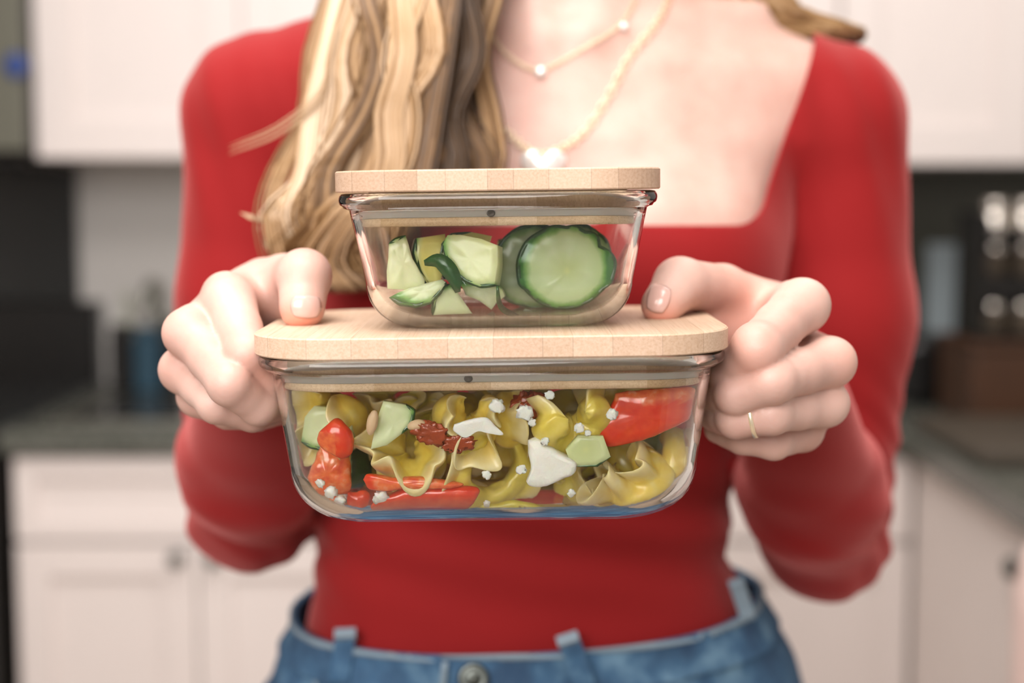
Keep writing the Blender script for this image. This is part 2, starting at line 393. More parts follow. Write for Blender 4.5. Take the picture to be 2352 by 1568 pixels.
for j in range(nz_):
    Fc.append((gi(0, 0, j), gi(0, 0, j + 1), gi(1, 0, j + 1), gi(1, 0, j))); Fc.append((gi(0, nx_, j), gi(1, nx_, j), gi(1, nx_, j + 1), gi(0, nx_, j + 1)))
tw = link('kitchen_towel', fixn(mesh('kitchen_towel', V, Fc)), M['pink']); tag(tw, 'pale pink towel hanging below the right-hand worktop edge at the frame corner', 'towel')
pn = box('wall_panel', (.50, 2.985, .906), (1.315, 2.999, P(2200, 377, 2.65).z), M['olive'], bev=.001); tag(pn, 'dark olive panel on the wall under the right wall cabinet', 'panel')  # dark sheet added over the right stretch of the back wall

# range, microwave at the far left
r = empty('range_cooker', (-1.23, 2.65, 0)); tag(r, 'black range cooker at the left frame edge beside the base cabinet', 'cooker')
child(r, box('oven_body', (-1.61, 2.36, .04), (-.862, 2.94, .895), M['black'], bev=.006)); child(r, box('oven_door', (-1.60, 2.325, .16), (-.87, 2.359, .74), M['darkglass'], bev=.006))
child(r, box('cooktop', (-1.61, 2.35, .896), (-.862, 2.94, .912), M['darkglass'], bev=.004)); child(r, box('backguard', (-1.61, 2.941, .80), (-.862, 2.995, 1.08), M['black'], bev=.006))
hn = lathe('door_handle', [(.011, 0), (.011, .62)], M['steel'], (-1.55, 2.295, .70), None, 16, (1, 0, 0)); child(r, hn)
for k in range(5): child(r, lathe('control_knob', [(.018, 0), (.018, .02), (.014, .026)], M['steel'], (-1.52 + k * .145, 2.36, .80), None, 20, (0, -1, 0)))
ft = box('foot', (-1.58, 2.45, 0), (-.89, 2.85, .039), M['black']); child(r, ft)
pn = box('wall_panel', (-1.61, 2.985, 1.081), (P(178, 600, 2.985).x, 2.999, zc - .0), M['darkglass'], bev=.001); tag(pn, 'dark glossy splashback panel behind the range cooker', 'panel')
r = empty('microwave_oven', (-1.26, 2.8, 1.36)); tag(r, 'steel microwave oven with a blue LED dot above the range cooker', 'microwave')
mx1 = P(52, 100, 2.60).x
child(r, box('microwave_body', (-1.62, 2.62, zc + .005), (mx1, 2.99, 1.82), M['black'], bev=.004)); child(r, box('microwave_door', (-1.61, 2.60, zc + .012), (mx1 - .002, 2.619, 1.81), M['door_steel'], bev=.004))
child(r, lathe('led_dot', [(.022, 0), (.022, .004), (.018, .006)], M['blueled'], P(38, 150, 2.598), None, 24, (0, -1, 0)))  # unlit blue disc, its colour stands in for the clock's LED glow
child(r, box('vent_grille', (-1.60, 2.63, zc - .012), (mx1 - .02, 2.95, zc + .004), M['black'], bev=.002))

# left worktop objects
r = empty('kitchen_sink', (-.62, 2.62, .905)); tag(r, 'steel sink let into the left worktop', 'sink')
child(r, box('sink_rim', (-.80, 2.42, .9052), (-.32, 2.80, .909), M['steel'], bev=.0015)); child(r, box('basin_shade_plate', (-.76, 2.46, .9092), (-.36, 2.76, .9105), M['darkglass'], bev=.0005))  # flat dark plate stands in for the shade inside the sink hollow
p = P(366, 860, 2.94)
r = empty('mixer_tap', (p.x, 2.95, .909)); tag(r, 'pale metal mixer tap rising behind the sink', 'tap')
child(r, lathe('tap_body', [(.024, 0), (.024, .015), (.014, .03), (.013, .14), (.016, .15), (.012, .165)], M['steel'], (p.x, 2.95, .905), None, 20))
pts = [(p.x, 2.95, 1.06), (p.x, 2.94, 1.10), (p.x - .004, 2.93, 1.12), (p.x - .006, 2.89, 1.11), (p.x - .008, 2.87, 1.07)]
V, Fc = tube_geo(catmull(pts, 20), .010, 12); child(r, link('spout', fixn(mesh('spout', V, Fc)), M['steel']))
V, Fc = tube_geo([(p.x, 2.95, 1.03), (p.x + .045, 2.94, 1.05)], .006, 10); child(r, link('lever', fixn(mesh('lever', V, Fc)), M['steel']))
def canister(name, label, cat, px0, px1, py0, py1, Y, mat, lidmat=None):
    a = P(px0, py1, Y); b = P(px1, py0, Y); w = b.x - a.x; h = P(px0, py0, Y).z - .9055
    r = empty(name, ((a.x + b.x) / 2, Y + w / 2, .9055)); tag(r, label, cat)
    child(r, box('canister_body', (a.x, Y, .9055), (b.x, Y + w, .9055 + h * .85), mat, bev=.008))
    child(r, box('canister_lid', (a.x + .003, Y + .003, .9057 + h * .85), (b.x - .003, Y + w - .003, .9055 + h), lidmat or mat, bev=.005))
    return r
canister('storage_canister', 'black square canister left of the teal box near the sink', 'canister', 248, 300, 745, 840, 2.82, M['black'])
canister('sponge_box', 'teal plastic box on the worktop between two black canisters', 'box', 306, 365, 752, 838, 2.81, M['teal'])
canister('storage_canister', 'black square canister right of the teal box near the sink', 'canister', 372, 410, 745, 840, 2.82, M['black'])
r = lathe('dish_soap_bottle', [(.022, 0), (.026, .01), (.026, .10), (.018, .13), (.008, .14), (.008, .175), (.011, .18), (.011, .195)], M['milky'], (P(296, 860, 2.93).x, 2.93, .9107), None, 24)
r.location.z = .9058; tag(r, 'pale plastic soap bottle behind the teal box, left of the tap', 'bottle')

# right worktop objects
a = P(2128, 775, 2.90); b = P(2252, 560, 2.90)
r = empty('picture_card', ((a.x + b.x) / 2, 2.91, a.z)); tag(r, 'blue-grey board leaning on the dark olive panel above the black toaster', 'board')
child(r, box('board_face', (a.x, 2.90, a.z), (b.x, 2.925, b.z), M['bluegrey'], bev=.006)); child(r, box('board_stand', (a.x + .02, 2.9255, .9065), (b.x - .02, 2.975, a.z + .1), M['black']))
a = P(2085, 900, 2.62); b = P(2218, 778, 2.62)
r = empty('toaster', ((a.x + b.x) / 2, 2.7, .9055)); tag(r, 'black toaster on the right worktop under the blue-grey board', 'toaster')
child(r, box('toaster_body', (a.x, 2.62, .915), (b.x, 2.84, b.z), M['black'], bev=.02)); child(r, box('toaster_base', (a.x + .01, 2.63, .9055), (b.x - .01, 2.83, .914), M['black']))
child(r, box('toaster_lever', (b.x + .0005, 2.70, 1.0), (b.x + .015, 2.73, 1.012), M['black']))
a = P(2232, 905, 2.40); b = P(2370, 785, 2.40)
r = empty('wooden_crate', ((a.x + b.x) / 2 + .05, 2.5, .9055)); tag(r, 'reddish brown wooden box under the spice rack', 'box')
child(r, box('crate_body', (a.x, 2.40, .9055), (1.15, 2.60, b.z - .015), M['brown'], bev=.006)); child(r, box('crate_lid', (a.x - .004, 2.395, b.z - .0145), (1.155, 2.605, b.z), M['brown'], bev=.004))
a = P(2235, 1010, 2.05)
r = box('chopping_board', (a.x, 2.0, .9055), (1.12, 2.36, .93), M['tan'], bev=.006); tag(r, 'dull brown chopping board lying in front of the brown wooden box', 'board')
# spice rack with jars
zr0 = b.z + .002; x0 = P(2250, 700, 2.45).x
r = empty('spice_rack', (x0 + .15, 2.5, zr0)); tag(r, 'dark spice rack standing on the brown wooden box', 'rack')
rows = [zr0, P(2250, 640, 2.45).z, P(2250, 548, 2.45).z]
child(r, box('rack_side', (x0 - .008, 2.42, zr0), (x0 - .002, 2.56, rows[2] + .05), M['black'])); child(r, box('rack_side', (x0 + .272, 2.42, zr0), (x0 + .278, 2.56, rows[2] + .05), M['black']))
for zr in rows: child(r, box('rack_shelf', (x0 - .0018, 2.42, zr), (x0 + .2718, 2.56, zr + .005), M['black'], bev=.001))
child(r, box('rack_back', (x0 - .0018, 2.5605, zr0), (x0 + .2718, 2.566, rows[2] + .05), M['black']))
names = ['bottom', 'middle', 'top']
for ri, zr in enumerate(rows):
    for k in range(5):
        h = .058 if ri < 2 else .062
        j = lathe('spice_jar', [(.019, 0), (.021, .004), (.021, h * .62), (.015, h * .7)], M['spice'] if ri < 2 else M['tin'], (x0 + .026 + k * .054, 2.462, zr + .0053), None, 20)
        tag(j, 'small spice jar with tin lid, %s on the %s shelf of the rack' % (['leftmost', 'second', 'middle', 'fourth', 'rightmost'][k], names[ri]), 'jar', 'spice jars on the %s rack shelf' % names[ri])
        l = lathe('jar_lid', [(.018, 0), (.0185, .003), (.0185, h * .22), (.017, h * .26)], M['tin'], (x0 + .026 + k * .054, 2.462, zr + .0055 + h * .7), None, 20); child(j, l)

# ================================================================== PERSON
def smin(a, b, k):
    h = np.clip(.5 + .5 * (b - a) / k, 0, 1); return b * (1 - h) + a * h - k * h * (1 - h)
def cone(Q, a, b, ra, rb):
    a = np.array(a, np.float32); b = np.array(b, np.float32); ab = b - a
    t = np.clip(((Q - a) @ ab) / (ab @ ab), 0, 1)
    return np.linalg.norm(Q - a - t[:, None] * ab, axis=1) - (ra + (rb - ra) * t)
def chain(Q, pts, rad, k=.004):
    d = None
    for i in range(len(pts) - 1):
        e = cone(Q, pts[i], pts[i + 1], rad[i], rad[i + 1]); d = e if d is None else smin(d, e, k)
    return d
def waist(pts, rad):
    P2, R2 = [pts[0]], [rad[0]]
    for i in range(1, len(pts)):
        P2 += [pts[i - 1] * .5 + pts[i] * .5, pts[i]]; R2 += [(rad[i - 1] + rad[i]) / 2 * .93, rad[i]]
    return P2, R2
def ell(Q, c, r):
    r = np.array(r, np.float32); q = (Q - np.array(c, np.float32))
    k0 = np.linalg.norm(q / r, axis=1); k1 = np.linalg.norm(q / r ** 2, axis=1) + 1e-6
    return k0 * (k0 - 1) / k1
def surface_nets(f, lo, hi, h):
    lo = np.array(lo, float); n = np.ceil((np.array(hi) - lo) / h).astype(int) + 1
    ax = [lo[i] + h * np.arange(n[i]) for i in range(3)]
    G = np.empty(n, np.float32)
    yz = np.stack(np.meshgrid(ax[1], ax[2], indexing='ij'), -1).reshape(-1, 2)
    step = max(1, int(400000 / len(yz)))
    for i in range(0, n[0], step):
        xs = ax[0][i:i + step]
        Q = np.concatenate([np.repeat(xs, len(yz))[:, None], np.tile(yz, (len(xs), 1))], 1).astype(np.float32)
        G[i:i + step] = f(Q).reshape(len(xs), n[1], n[2])
    cn = n - 1
    acc = np.zeros((*cn, 3), np.float32); cnt = np.zeros(cn, np.float32)
    for d in range(3):
        o = [a for a in range(3) if a != d]
        for s0 in (0, 1):
            for s1 in (0, 1):
                sl = [None] * 3; sl2 = [None] * 3
                sl[d] = slice(0, cn[d]); sl2[d] = slice(1, cn[d] + 1)
                for a, s in zip(o, (s0, s1)):
                    sl[a] = slice(s, cn[a] + s); sl2[a] = slice(s, cn[a] + s)
                A = G[tuple(sl)]; B = G[tuple(sl2)]
                cr = (A < 0) != (B < 0)
                t = np.where(cr, A / np.where(A == B, 1, A - B), 0)
                acc[..., d] += np.where(cr, t, 0)
                acc[..., o[0]] += cr * s0; acc[..., o[1]] += cr * s1
                cnt += cr
    m = cnt > 0
    ids = -np.ones(cn, int); ids[m] = np.arange(m.sum())
    cells = np.argwhere(m)
    V = lo + h * (cells + acc[m] / cnt[m][:, None])
    Fs = []
    for d in range(3):
        o = [(d + 1) % 3, (d + 2) % 3]
        sl = [None] * 3; sl2 = [None] * 3
        sl[d] = slice(0, cn[d]); sl2[d] = slice(1, cn[d] + 1)
        for a in o: sl[a] = slice(1, cn[a]); sl2[a] = slice(1, cn[a])
        A = G[tuple(sl)] < 0; B = G[tuple(sl2)] < 0
        for flip, cond in ((False, A & ~B), (True, B & ~A)):
            c = np.argwhere(cond)
            if not len(c): continue
            c[:, o[0]] += 1; c[:, o[1]] += 1
            quads = []
            for (s0, s1) in ((1, 1), (0, 1), (0, 0), (1, 0)):
                e = c.copy(); e[:, o[0]] -= s0; e[:, o[1]] -= s1
                quads.append(ids[e[:, 0], e[:, 1], e[:, 2]])
            q = np.stack(quads, 1)
            if flip: q = q[:, ::-1]
            Fs.append(q)
    return V, np.concatenate(Fs)
def clip_tris(V, Fq, g):
    """keep the part of a quad mesh where g < 0; edges are cut exactly"""
    V = list(map(tuple, V)); gv = list(g); out = []; cache = {}
    def cut(i, j):
        key = (min(i, j), max(i, j))
        if key not in cache:
            t = gv[i] / (gv[i] - gv[j]); a = np.array(V[i]); b = np.array(V[j])
            cache[key] = len(V); V.append(tuple(a + (b - a) * t)); gv.append(0.0)
        return cache[key]
    G = np.array(gv); s = (G[np.array(Fq)] < 0).sum(1); nq = len(Fq[0])
    for f, c in zip(Fq, s):
        if c == 0: continue
        if c == nq: out.append(tuple(f)); continue
        poly = []
        for k in range(nq):
            i, j = int(f[k]), int(f[(k + 1) % nq])
            if gv[i] < 0: poly.append(i)
            if (gv[i] < 0) != (gv[j] < 0): poly.append(cut(i, j))
        if len(poly) >= 3: out.append(tuple(poly))
    used = sorted({i for f in out for i in f}); mp = {u: k for k, u in enumerate(used)}
    return np.array([V[u] for u in used]), [tuple(mp[i] for i in f) for f in out]
def npv(v): return np.array(v, np.float32)

# torso cross-sections: z, centre x, half width, centre y, front depth, back depth
TORSO = np.array([
 (.40, .020, .150, .975, .070, .090), (.80, .018, .178, .975, .095, .115), (.90, .016, .174, .972, .100, .115), (.96, .014, .150, .968, .100, .100),
 (1.04, .006, .134, .962, .095, .080), (1.10, .010, .135, .962, .092, .078), (1.18, .018, .146, .965, .092, .085), (1.26, .024, .158, .968, .088, .095),
 (1.32, .026, .165, .972, .080, .100), (1.37, .027, .150, .978, .066, .090), (1.405, .029, .105, .985, .052, .072), (1.44, .032, .050, .99, .045, .05), (1.6, .036, .03, 1.0, .03, .03)])
def torso(Q):
    z = Q[:, 2]; c = [np.interp(z, TORSO[:, 0], TORSO[:, i]) for i in range(1, 6)]
    y = Q[:, 1] - c[2]; dd = np.where(y < 0, c[3], c[4])
    qx = np.abs(Q[:, 0] - c[0]) / c[1]; qy = np.abs(y) / dd
    r = (qx ** 2.3 + qy ** 2.3) ** (1 / 2.3)
    d = (r - 1) * np.minimum(c[1], dd)
    return np.maximum(np.maximum(d, z - 1.45), .86 - z)
SHL = P(602, 262, .985); SHR = P(1902, 282, .985)
ELL = P(578, 1162, .965); ELR = P(1892, 1232, .975)
WRL = P(590, 800, .765); WRR = P(1800, 850, .775)
def arms(Q):
    d = None
    for sh, el, wr, mid in ((SHL, ELL, WRL, P(585, 700, .985)), (SHR, ELR, WRR, P(1922, 730, .985))):
        a = chain(Q, [npv(sh), npv(mid), npv(el)], [.0480, .0455, .0385], .02)
        m2 = npv(el.lerp(wr, .35)); m2[2] += .0
        b = chain(Q, [npv(el), m2, npv(wr)], [.0375, .0395, .0250], .02)
        e = smin(a, b, .012)
        d = e if d is None else np.minimum(d, e)
    return d
CX = .027
def body_f(Q):
    d = torso(Q)
    sh = smin(cone(Q, (CX - .05, .985, 1.395), npv(SHL), .040, .047), cone(Q, (CX + .05, .985, 1.395), npv(SHR), .040, .047), .02)
    d = smin(d, sh, .03)
    for s in (-1, 1):
        d = smin(d, ell(Q, (CX + s * .072, .918, 1.238), (.062, .055, .062)), .03)
        d = smin(d, ell(Q, (CX + s * .085, 1.0, .90), (.085, .105, .10)), .05)
    d = smin(d, arms(Q), .010)
    # neck and collar bones
    d = smin(d, cone(Q, (.034, .992, 1.39), (.042, .975, 1.53), .052, .047), .03)
    for s in (-1, 1):
        d = smin(d, cone(Q, (.034 + s * .014, .925, 1.385), (.034 + s * .13, .965, 1.41), .007, .006), .022)
        d = smin(d, cone(Q, (.038 + s * .042, .975, 1.50), (.034 + s * .016, .925, 1.385), .010, .006), .018)
    return d
def legs_f(Q):
    d = None
    for s in (-1, 1):
        x = .016 + s * .088
        e = chain(Q, [(x, .985, .88), (x + s * .004, .985, .50), (x + s * .006, 1.0, .10)], [.093, .060, .045], .03)
        d = e if d is None else np.minimum(d, e)
    return d
def head_f(Q):
    hc = np.array((.045, .955, 1.60), np.float32)
    d = ell(Q, hc + (0, .02, .02), (.074, .092, .095))
    d = smin(d, ell(Q, hc + (0, -.015, -.055), (.055, .060, .055)), .03)      # jaw
    d = smin(d, cone(Q, hc + (0, -.072, .012), hc + (0, -.094, -.020), .008, .011), .012)   # nose
    d = smin(d, ell(Q, hc + (0, -.066, -.052), (.022, .010, .006)), .006)     # lips
    for s in (-1, 1):
        d = -smin(-d, ell(Q, hc + (s * .030, -.082, .012), (.016, .012, .010)), .010)   # eye sockets
        d = smin(d, ell(Q, hc + (s * .030, -.060, .012), (.013, .012, .012)), .003)
        d = smin(d, ell(Q, hc + (s * .076, .018, .0), (.010, .020, .032)), .006)      # ears
    return d
def feet_f(Q):
    d = None
    for s in (-1, 1):
        x = .016 + s * .094
        e = smin(cone(Q, (x, 1.0, .12), (x, 1.0, .05), .036, .036), cone(Q, (x, 1.02, .032), (x + s * .02, .86, .024), .030, .022), .03)
        d = e if d is None else np.minimum(d, e)
    return d
def full_f(Q):
    d = smin(body_f(Q), legs_f(Q), .03); d = smin(d, head_f(Q), .02); return smin(d, feet_f(Q), .02)

# ---- hands: joint chains laid out at their depths, one surface each
def hand_L(Q):
    W = npv(P(612, 775, .785))
    mc = {'i': P(520, 680, .700), 'm': P(456, 752, .690), 'r': P(440, 838, .700), 'l': P(474, 905, .715)}
    fing = {
     'i': ([P(530, 700, .692), P(568, 815, .656), P(606, 872, .664), P(640, 876, .684)], [.0125, .0102, .0092, .0078]),
     'm': ([P(440, 768, .682), P(528, 882, .648), P(594, 930, .660), P(646, 925, .684)], [.0118, .0098, .0090, .0076]),
     'r': ([P(428, 852, .690), P(500, 926, .664), P(580, 948, .672), P(640, 940, .694)], [.0112, .0092, .0084, .0072]),
     'l': ([P(462, 912, .705), P(524, 944, .690), P(590, 952, .694), P(640, 945, .708)], [.0100, .0082, .0075, .0066])}
    palm = None
    for k, r in (('i', .0125), ('m', .0125), ('r', .0115), ('l', .0105)):
        e = cone(Q, npv(mc[k]), W + npv((0, 0, {'i': .012, 'm': .004, 'r': -.006, 'l': -.014}[k])), r, .015)
        palm = e if palm is None else smin(palm, e, .006)
    palm = smin(palm, cone(Q, W, npv(WRL), .020, .0235), .012)
    palm = smin(palm, cone(Q, npv(WRL), npv(WRL.lerp(ELL, .3)), .0235, .030), .012)
    palm = smin(palm, cone(Q, npv(P(600, 690, .735)), npv(P(640, 680, .725)), .016, .015), .012)
    palm = smin(palm, cone(Q, npv(P(606, 648, .745)), npv(P(486, 740, .705)), .0130, .0120), .008)
    th = chain(Q, [npv(P(608, 740, .765)), npv(P(655, 650, .735)), npv(P(698, 634, .700)), npv(P(694, 706, .684))], [.017, .0145, .0128, .0110], .004)
    th = smin(th, ell(Q, npv(P(700, 630, .694)), (.0122, .0122, .0110)), .004)
    res = smin(palm, th, .006)
    d = res
    for k, (pts, rad) in fing.items():
        pts = [npv(p) for p in pts]
        f = chain(Q, *waist(pts, rad), .003)
        f = smin(f, ell(Q, pts[0] + npv((-.002, -.002, .001)), (rad[0] * .95,) * 3), .004)
        d = np.minimum(d, smin(palm, f, .005)) if d is not None else f
        d = smin(d, f, .0012)
    return d
def hand_R(Q):
    W = npv(P(1770, 800, .79))
    mc = {'i': P(1822, 700, .705), 'm': P(1890, 828, .694), 'r': P(1886, 930, .700), 'l': P(1836, 985, .716)}
    fing = {
     'i': ([P(1836, 704, .694), P(1738, 800, .655), P(1680, 862, .668), P(1650, 880, .692)], [.0130, .0112, .0098, .0080]),
     'm': ([P(1900, 834, .685), P(1772, 874, .655), P(1690, 905, .662), P(1645, 915, .684)], [.0120, .0104, .0096, .0078]),
     'r': ([P(1888, 928, .690), P(1770, 950, .664), P(1690, 962, .668), P(1640, 955, .690)], [.0112, .0094, .0088, .0074]),
     'l': ([P(1836, 990, .706), P(1776, 1012, .690), P(1705, 1003, .690), P(1650, 985, .702)], [.0102, .0086, .0080, .0070])}
    palm = None
    for k, r in (('i', .0125), ('m', .0125), ('r', .0115), ('l', .0105)):
        e = cone(Q, npv(mc[k]), W + npv((0, 0, {'i': .012, 'm': .004, 'r': -.006, 'l': -.014}[k])), r, .015)
        palm = e if palm is None else smin(palm, e, .006)
    palm = smin(palm, cone(Q, W, npv(WRR), .020, .0235), .012)
    palm = smin(palm, cone(Q, npv(WRR), npv(WRR.lerp(ELR, .3)), .0235, .030), .012)
    th = chain(Q, [npv(P(1760, 720, .755)), npv(P(1660, 664, .738)), npv(P(1562, 652, .714)), npv(P(1520, 700, .694))], [.0175, .0125, .0130, .0102], .004)
    res = smin(palm, th, .010)
    res = smin(res, cone(Q, npv(P(1640, 760, .74)), npv(P(1740, 760, .75)), .013, .016), .010)
    d = res
    for k, (pts, rad) in fing.items():
        pts = [npv(p) for p in pts]
        f = chain(Q, *waist(pts, rad), .003)
        f = smin(f, ell(Q, pts[0] + npv((.002, -.002, .001)), (rad[0] * .95,) * 3), .004)
        f = smin(f, ell(Q, pts[1] + npv((0, -.0015, .0005)), (rad[1] * .98,) * 3), .003)
        d = np.minimum(d, smin(palm, f, .005)); d = smin(d, f, .0012)
    return d
HL_TIPS = [P(694, 735, .684)]; HR_TIPS = [P(1512, 722, .694)]

person = empty('person', (.02, .98, 0))
tag(person, 'woman in a red square-neck top and blue jeans holding two stacked glass food boxes', 'person')
def zcut(V, Fq, z0, z1):
    g = np.maximum(z0 - V[:, 2], V[:, 2] - z1); return clip_tris(V, Fq, g)
Vb, Fb = surface_nets(full_f, (-.33, .72, -.01), (.40, 1.15, 1.74), .006)
Va, Fa = surface_nets(hand_L, (-.20, .620, 1.13), (-.06, .87, 1.28), .0014)
Vc, Fc_ = surface_nets(hand_R, (.045, .625, 1.11), (.20, .88, 1.275), .0014)
allV = np.concatenate([Vb, Va, Vc]); allF = list(map(tuple, Fb)) + [tuple(f + len(Vb)) for f in Fa] + [tuple(f + len(Vb) + len(Va)) for f in Fc_]
body = link('body', mesh('body', allV, allF), M['skin'], None)
bl = np.zeros(len(allV), np.float32)
blush_and_shade = [(P(694, 744, .678), .011, 1.0), (P(1508, 736, .690), .010, .9), (P(600, 850, .655), .012, .45), (P(1725, 825, .650), .010, .4), (P(1700, 725, .74), .022, .5),  # skin redness at tips and knuckles, plus reddish shade painted at the folds
         (P(388, 765, .68), .008, .25), (P(1945, 845, .68), .010, .25), (P(640, 700, .72), .010, .35), (P(1660, 640, .73), .008, .3)]
for p_, r_, k_ in blush_and_shade:
    bl = np.maximum(bl, k_ * np.exp(-(np.linalg.norm(allV - np.array(p_), axis=1) / r_) ** 2))
at = body.data.attributes.new('blush_and_shade', 'FLOAT', 'POINT'); at.data.foreach_set('value', bl)
child(person, body)

def hit(px, py, f, off=0.0):
    """point where the line of sight of a pixel meets the surface f = off"""
    d = ray(px, py); t = .75
    for _ in range(160):
        q = CAM + d * t; v = float(f(np.array([q], np.float32))[0]) - off
        if v < .0004: break
        t += max(v * .5, .0004)
        if t > 1.3: return None
    return CAM + d * t
# ---- red top: offset surface with square neckline, ends at waist and wrists
def top_f(Q):
    z = Q[:, 2]; x = Q[:, 0]; y = Q[:, 1]
    # jersey wrinkles at elbows, waist and armpits
    fold = np.zeros(len(Q), np.float32)
    for c, r in ((ELL, .07), (ELR, .07)):
        e = np.exp(-(np.linalg.norm(Q - npv(c) - npv((0, 0, .03)), axis=1) / r) ** 2)
        fold += .0026 * e * np.sin(z * 230 + x * 150 + 3 * np.sin(y * 60))
    for c, r in ((P(1960, 300, .96), .07), (P(560, 300, .96), .07)):
        e = np.exp(-(np.linalg.norm(Q - npv(c), axis=1) / r) ** 2); fold += .0015 * e * np.sin(x * 200 + z * 60)
    fold += .0012 * np.exp(-((z - 1.08) / .05) ** 2) * np.sin(z * 160 + x * 30)
    return smin(body_f(Q), np.full(len(Q), 1, np.float32), .001) - .0032 + fold
def band_plane(V): return 1.0035 + (V[:, 1] - .855) * .03 + V[:, 0] * .045
def neck_g(V):
    """positive inside the neck opening"""
    x = V[:, 0] - .026; z = V[:, 2]
    zb = P(1500, 518, .885).z; zt = P(1880, 70, .97).z
    xb = P(1745, 500, .885).x - .026; xt = P(1872, 75, .97).x - .026
    t = (z - zb) / (zt - zb); hx = xb + (xt - xb) * np.clip(t, -.2, 1.4)
    a = np.where(x < 0, -x - hx + .028, x - hx); b = zb - z; k = .016
    q = np.stack([a + k, b + k], 1); dd = np.linalg.norm(np.maximum(q, 0), axis=1) + np.minimum(np.maximum(q[:, 0], q[:, 1]), 0) - k
    dd = np.where(V[:, 1] > 1.0, np.maximum(dd, 1.40 - z - (V[:, 1] - 1.0) * .3), dd)
    return -dd
Vt, Ft = surface_nets(top_f, (-.30, .74, .96), (.36, 1.13, 1.46), .0042)
g = np.maximum(neck_g(Vt), (band_plane(Vt) - .035) - Vt[:, 2])
for sh, el, wr in ((SHL, ELL, WRL), (SHR, ELR, WRR)):
    ax_ = (wr - el).normalized(); q = Vt - np.array(wr.lerp(el, -.02)); side = (Vt[:, 0] < 0) if wr.x < 0 else (Vt[:, 0] > 0.03)
    near = np.linalg.norm(Vt - np.array(wr), axis=1) < .09
    g = np.where(near & side, np.maximum(g, q @ np.array(ax_)), g)
Vt, Ft = clip_tris(Vt, Ft, g)
topo = link('red_top', mesh('red_top', Vt, Ft), M['knit']); m = topo.modifiers.new('s', 'SOLIDIFY'); m.thickness = .0014; m.offset = 1
tag(topo, 'fitted red long-sleeved top with a square neckline'); child(person, topo)
# ---- jeans
def jeans_f(Q):
    z = Q[:, 2]
    fold = .0016 * np.sin(Q[:, 0] * 70 + z * 140) * np.exp(-((z - .93) / .06) ** 2)
    return smin(smin(torso(Q), ell(Q, (CX - .085, 1.0, .90), (.085, .105, .10)), .05), np.minimum(ell(Q, (CX + .085, 1.0, .90), (.085, .105, .10)), smin(legs_f(Q), np.full(len(Q), 1, np.float32), .001)), .05) - .0075 + fold
Vj, Fj = surface_nets(jeans_f, (-.22, .82, .05), (.26, 1.14, 1.10), .0055)
bp = band_plane(Vj)
Vj2, Fj2 = clip_tris(Vj, Fj, np.maximum(Vj[:, 2] - (bp - .020), .09 - Vj[:, 2]))
jeans = link('jeans', mesh('jeans', Vj2, Fj2), M['denim']); m = jeans.modifiers.new('s', 'SOLIDIFY'); m.thickness = .0018; m.offset = 1
tag(jeans, 'faded blue denim jeans'); child(person, jeans)
Vw, Fw = surface_nets(lambda Q: jeans_f(Q) - .0015, (-.22, .82, .94), (.26, 1.14, 1.10), .004)
bp = band_plane(Vw)
Vw2, Fw2 = clip_tris(Vw, Fw, np.maximum(Vw[:, 2] - bp, (bp - .027) - Vw[:, 2]))
wb = link('waistband', mesh('waistband', Vw2, Fw2), M['denim']); m = wb.modifiers.new('s', 'SOLIDIFY'); m.thickness = .0035; m.offset = 1
child(jeans, wb)
Vs, Fs_ = surface_nets(lambda Q: jeans_f(Q) - .0046, (-.22, .82, .98), (.26, 1.14, 1.06), .004)
bp = band_plane(Vs); Vs, Fs_ = clip_tris(Vs, Fs_, np.maximum(Vs[:, 2] - bp - .0004, (bp - .0035) - Vs[:, 2]))
ws = link('waistband_seam', mesh('waistband_seam', Vs, Fs_), M['thread']); m = ws.modifiers.new('s', 'SOLIDIFY'); m.thickness = .002; m.offset = 0; child(jeans, ws)
def jf(Q): return jeans_f(Q) - .0050
def strip_on(name, px0, py0, px1, py1, wd, mat, parent, f=jf, lift=.0018, seg=10, th=.002):
    pts = []
    for i in range(seg + 1):
        t = i / seg; p = hit(px0 + (px1 - px0) * t, py0 + (py1 - py0) * t, f)
        if p is None: p = pts[-1]
        p = p.copy(); p.y -= lift * (1.3 if 0 < i < seg else .2); pts.append(p)
    V = []; Fc = []
    for i, p in enumerate(pts):
        t = (pts[min(i + 1, seg)] - pts[max(i - 1, 0)]).normalized(); s = t.cross(Vector((0, -1, 0))).normalized() * wd / 2
        n = s.cross(t).normalized(); n = n if n.y < 0 else -n
        for q in (p - s, p - s + n * th, p + s + n * th, p + s): V.append(q)
    for i in range(seg):
        for k in range(4): Fc.append((i * 4 + k, i * 4 + (k + 1) % 4, i * 4 + 4 + (k + 1) % 4, i * 4 + 4 + k))
    Fc.append((0, 1, 2, 3)); Fc.append(tuple(seg * 4 + k for k in (3, 2, 1, 0)))
    o = link(name, fixn(mesh(name, V, Fc, False)), mat); child(parent, o); return o
strip_on('belt_loop', 795, 1450, 780, 1568, .0125, M['denim'], jeans); strip_on('belt_loop', 1305, 1462, 1348, 1580, .0130, M['denim'], jeans)
strip_on('belt_loop', 1688, 1330, 1718, 1420, .010, M['thread'], jeans)
strip_on('belt_loop_top', 794, 1446, 795, 1464, .0135, M['thread'], jeans, lift=.0045, seg=2); strip_on('belt_loop_top', 1302, 1458, 1308, 1476, .0135, M['thread'], jeans, lift=.0045, seg=2)
strip_on('fly_seam', 1022, 1520, 1012, 1620, .0035, M['thread'], jeans, seg=8); strip_on('pocket_seam', 1380, 1590, 1745, 1450, .0022, M['thread'], jeans, seg=14, f=jeans_f)
strip_on('pocket_seam', 700, 1470, 740, 1610, .0022, M['thread'], jeans, seg=10, f=jeans_f)
p = hit(1088, 1556, jf)
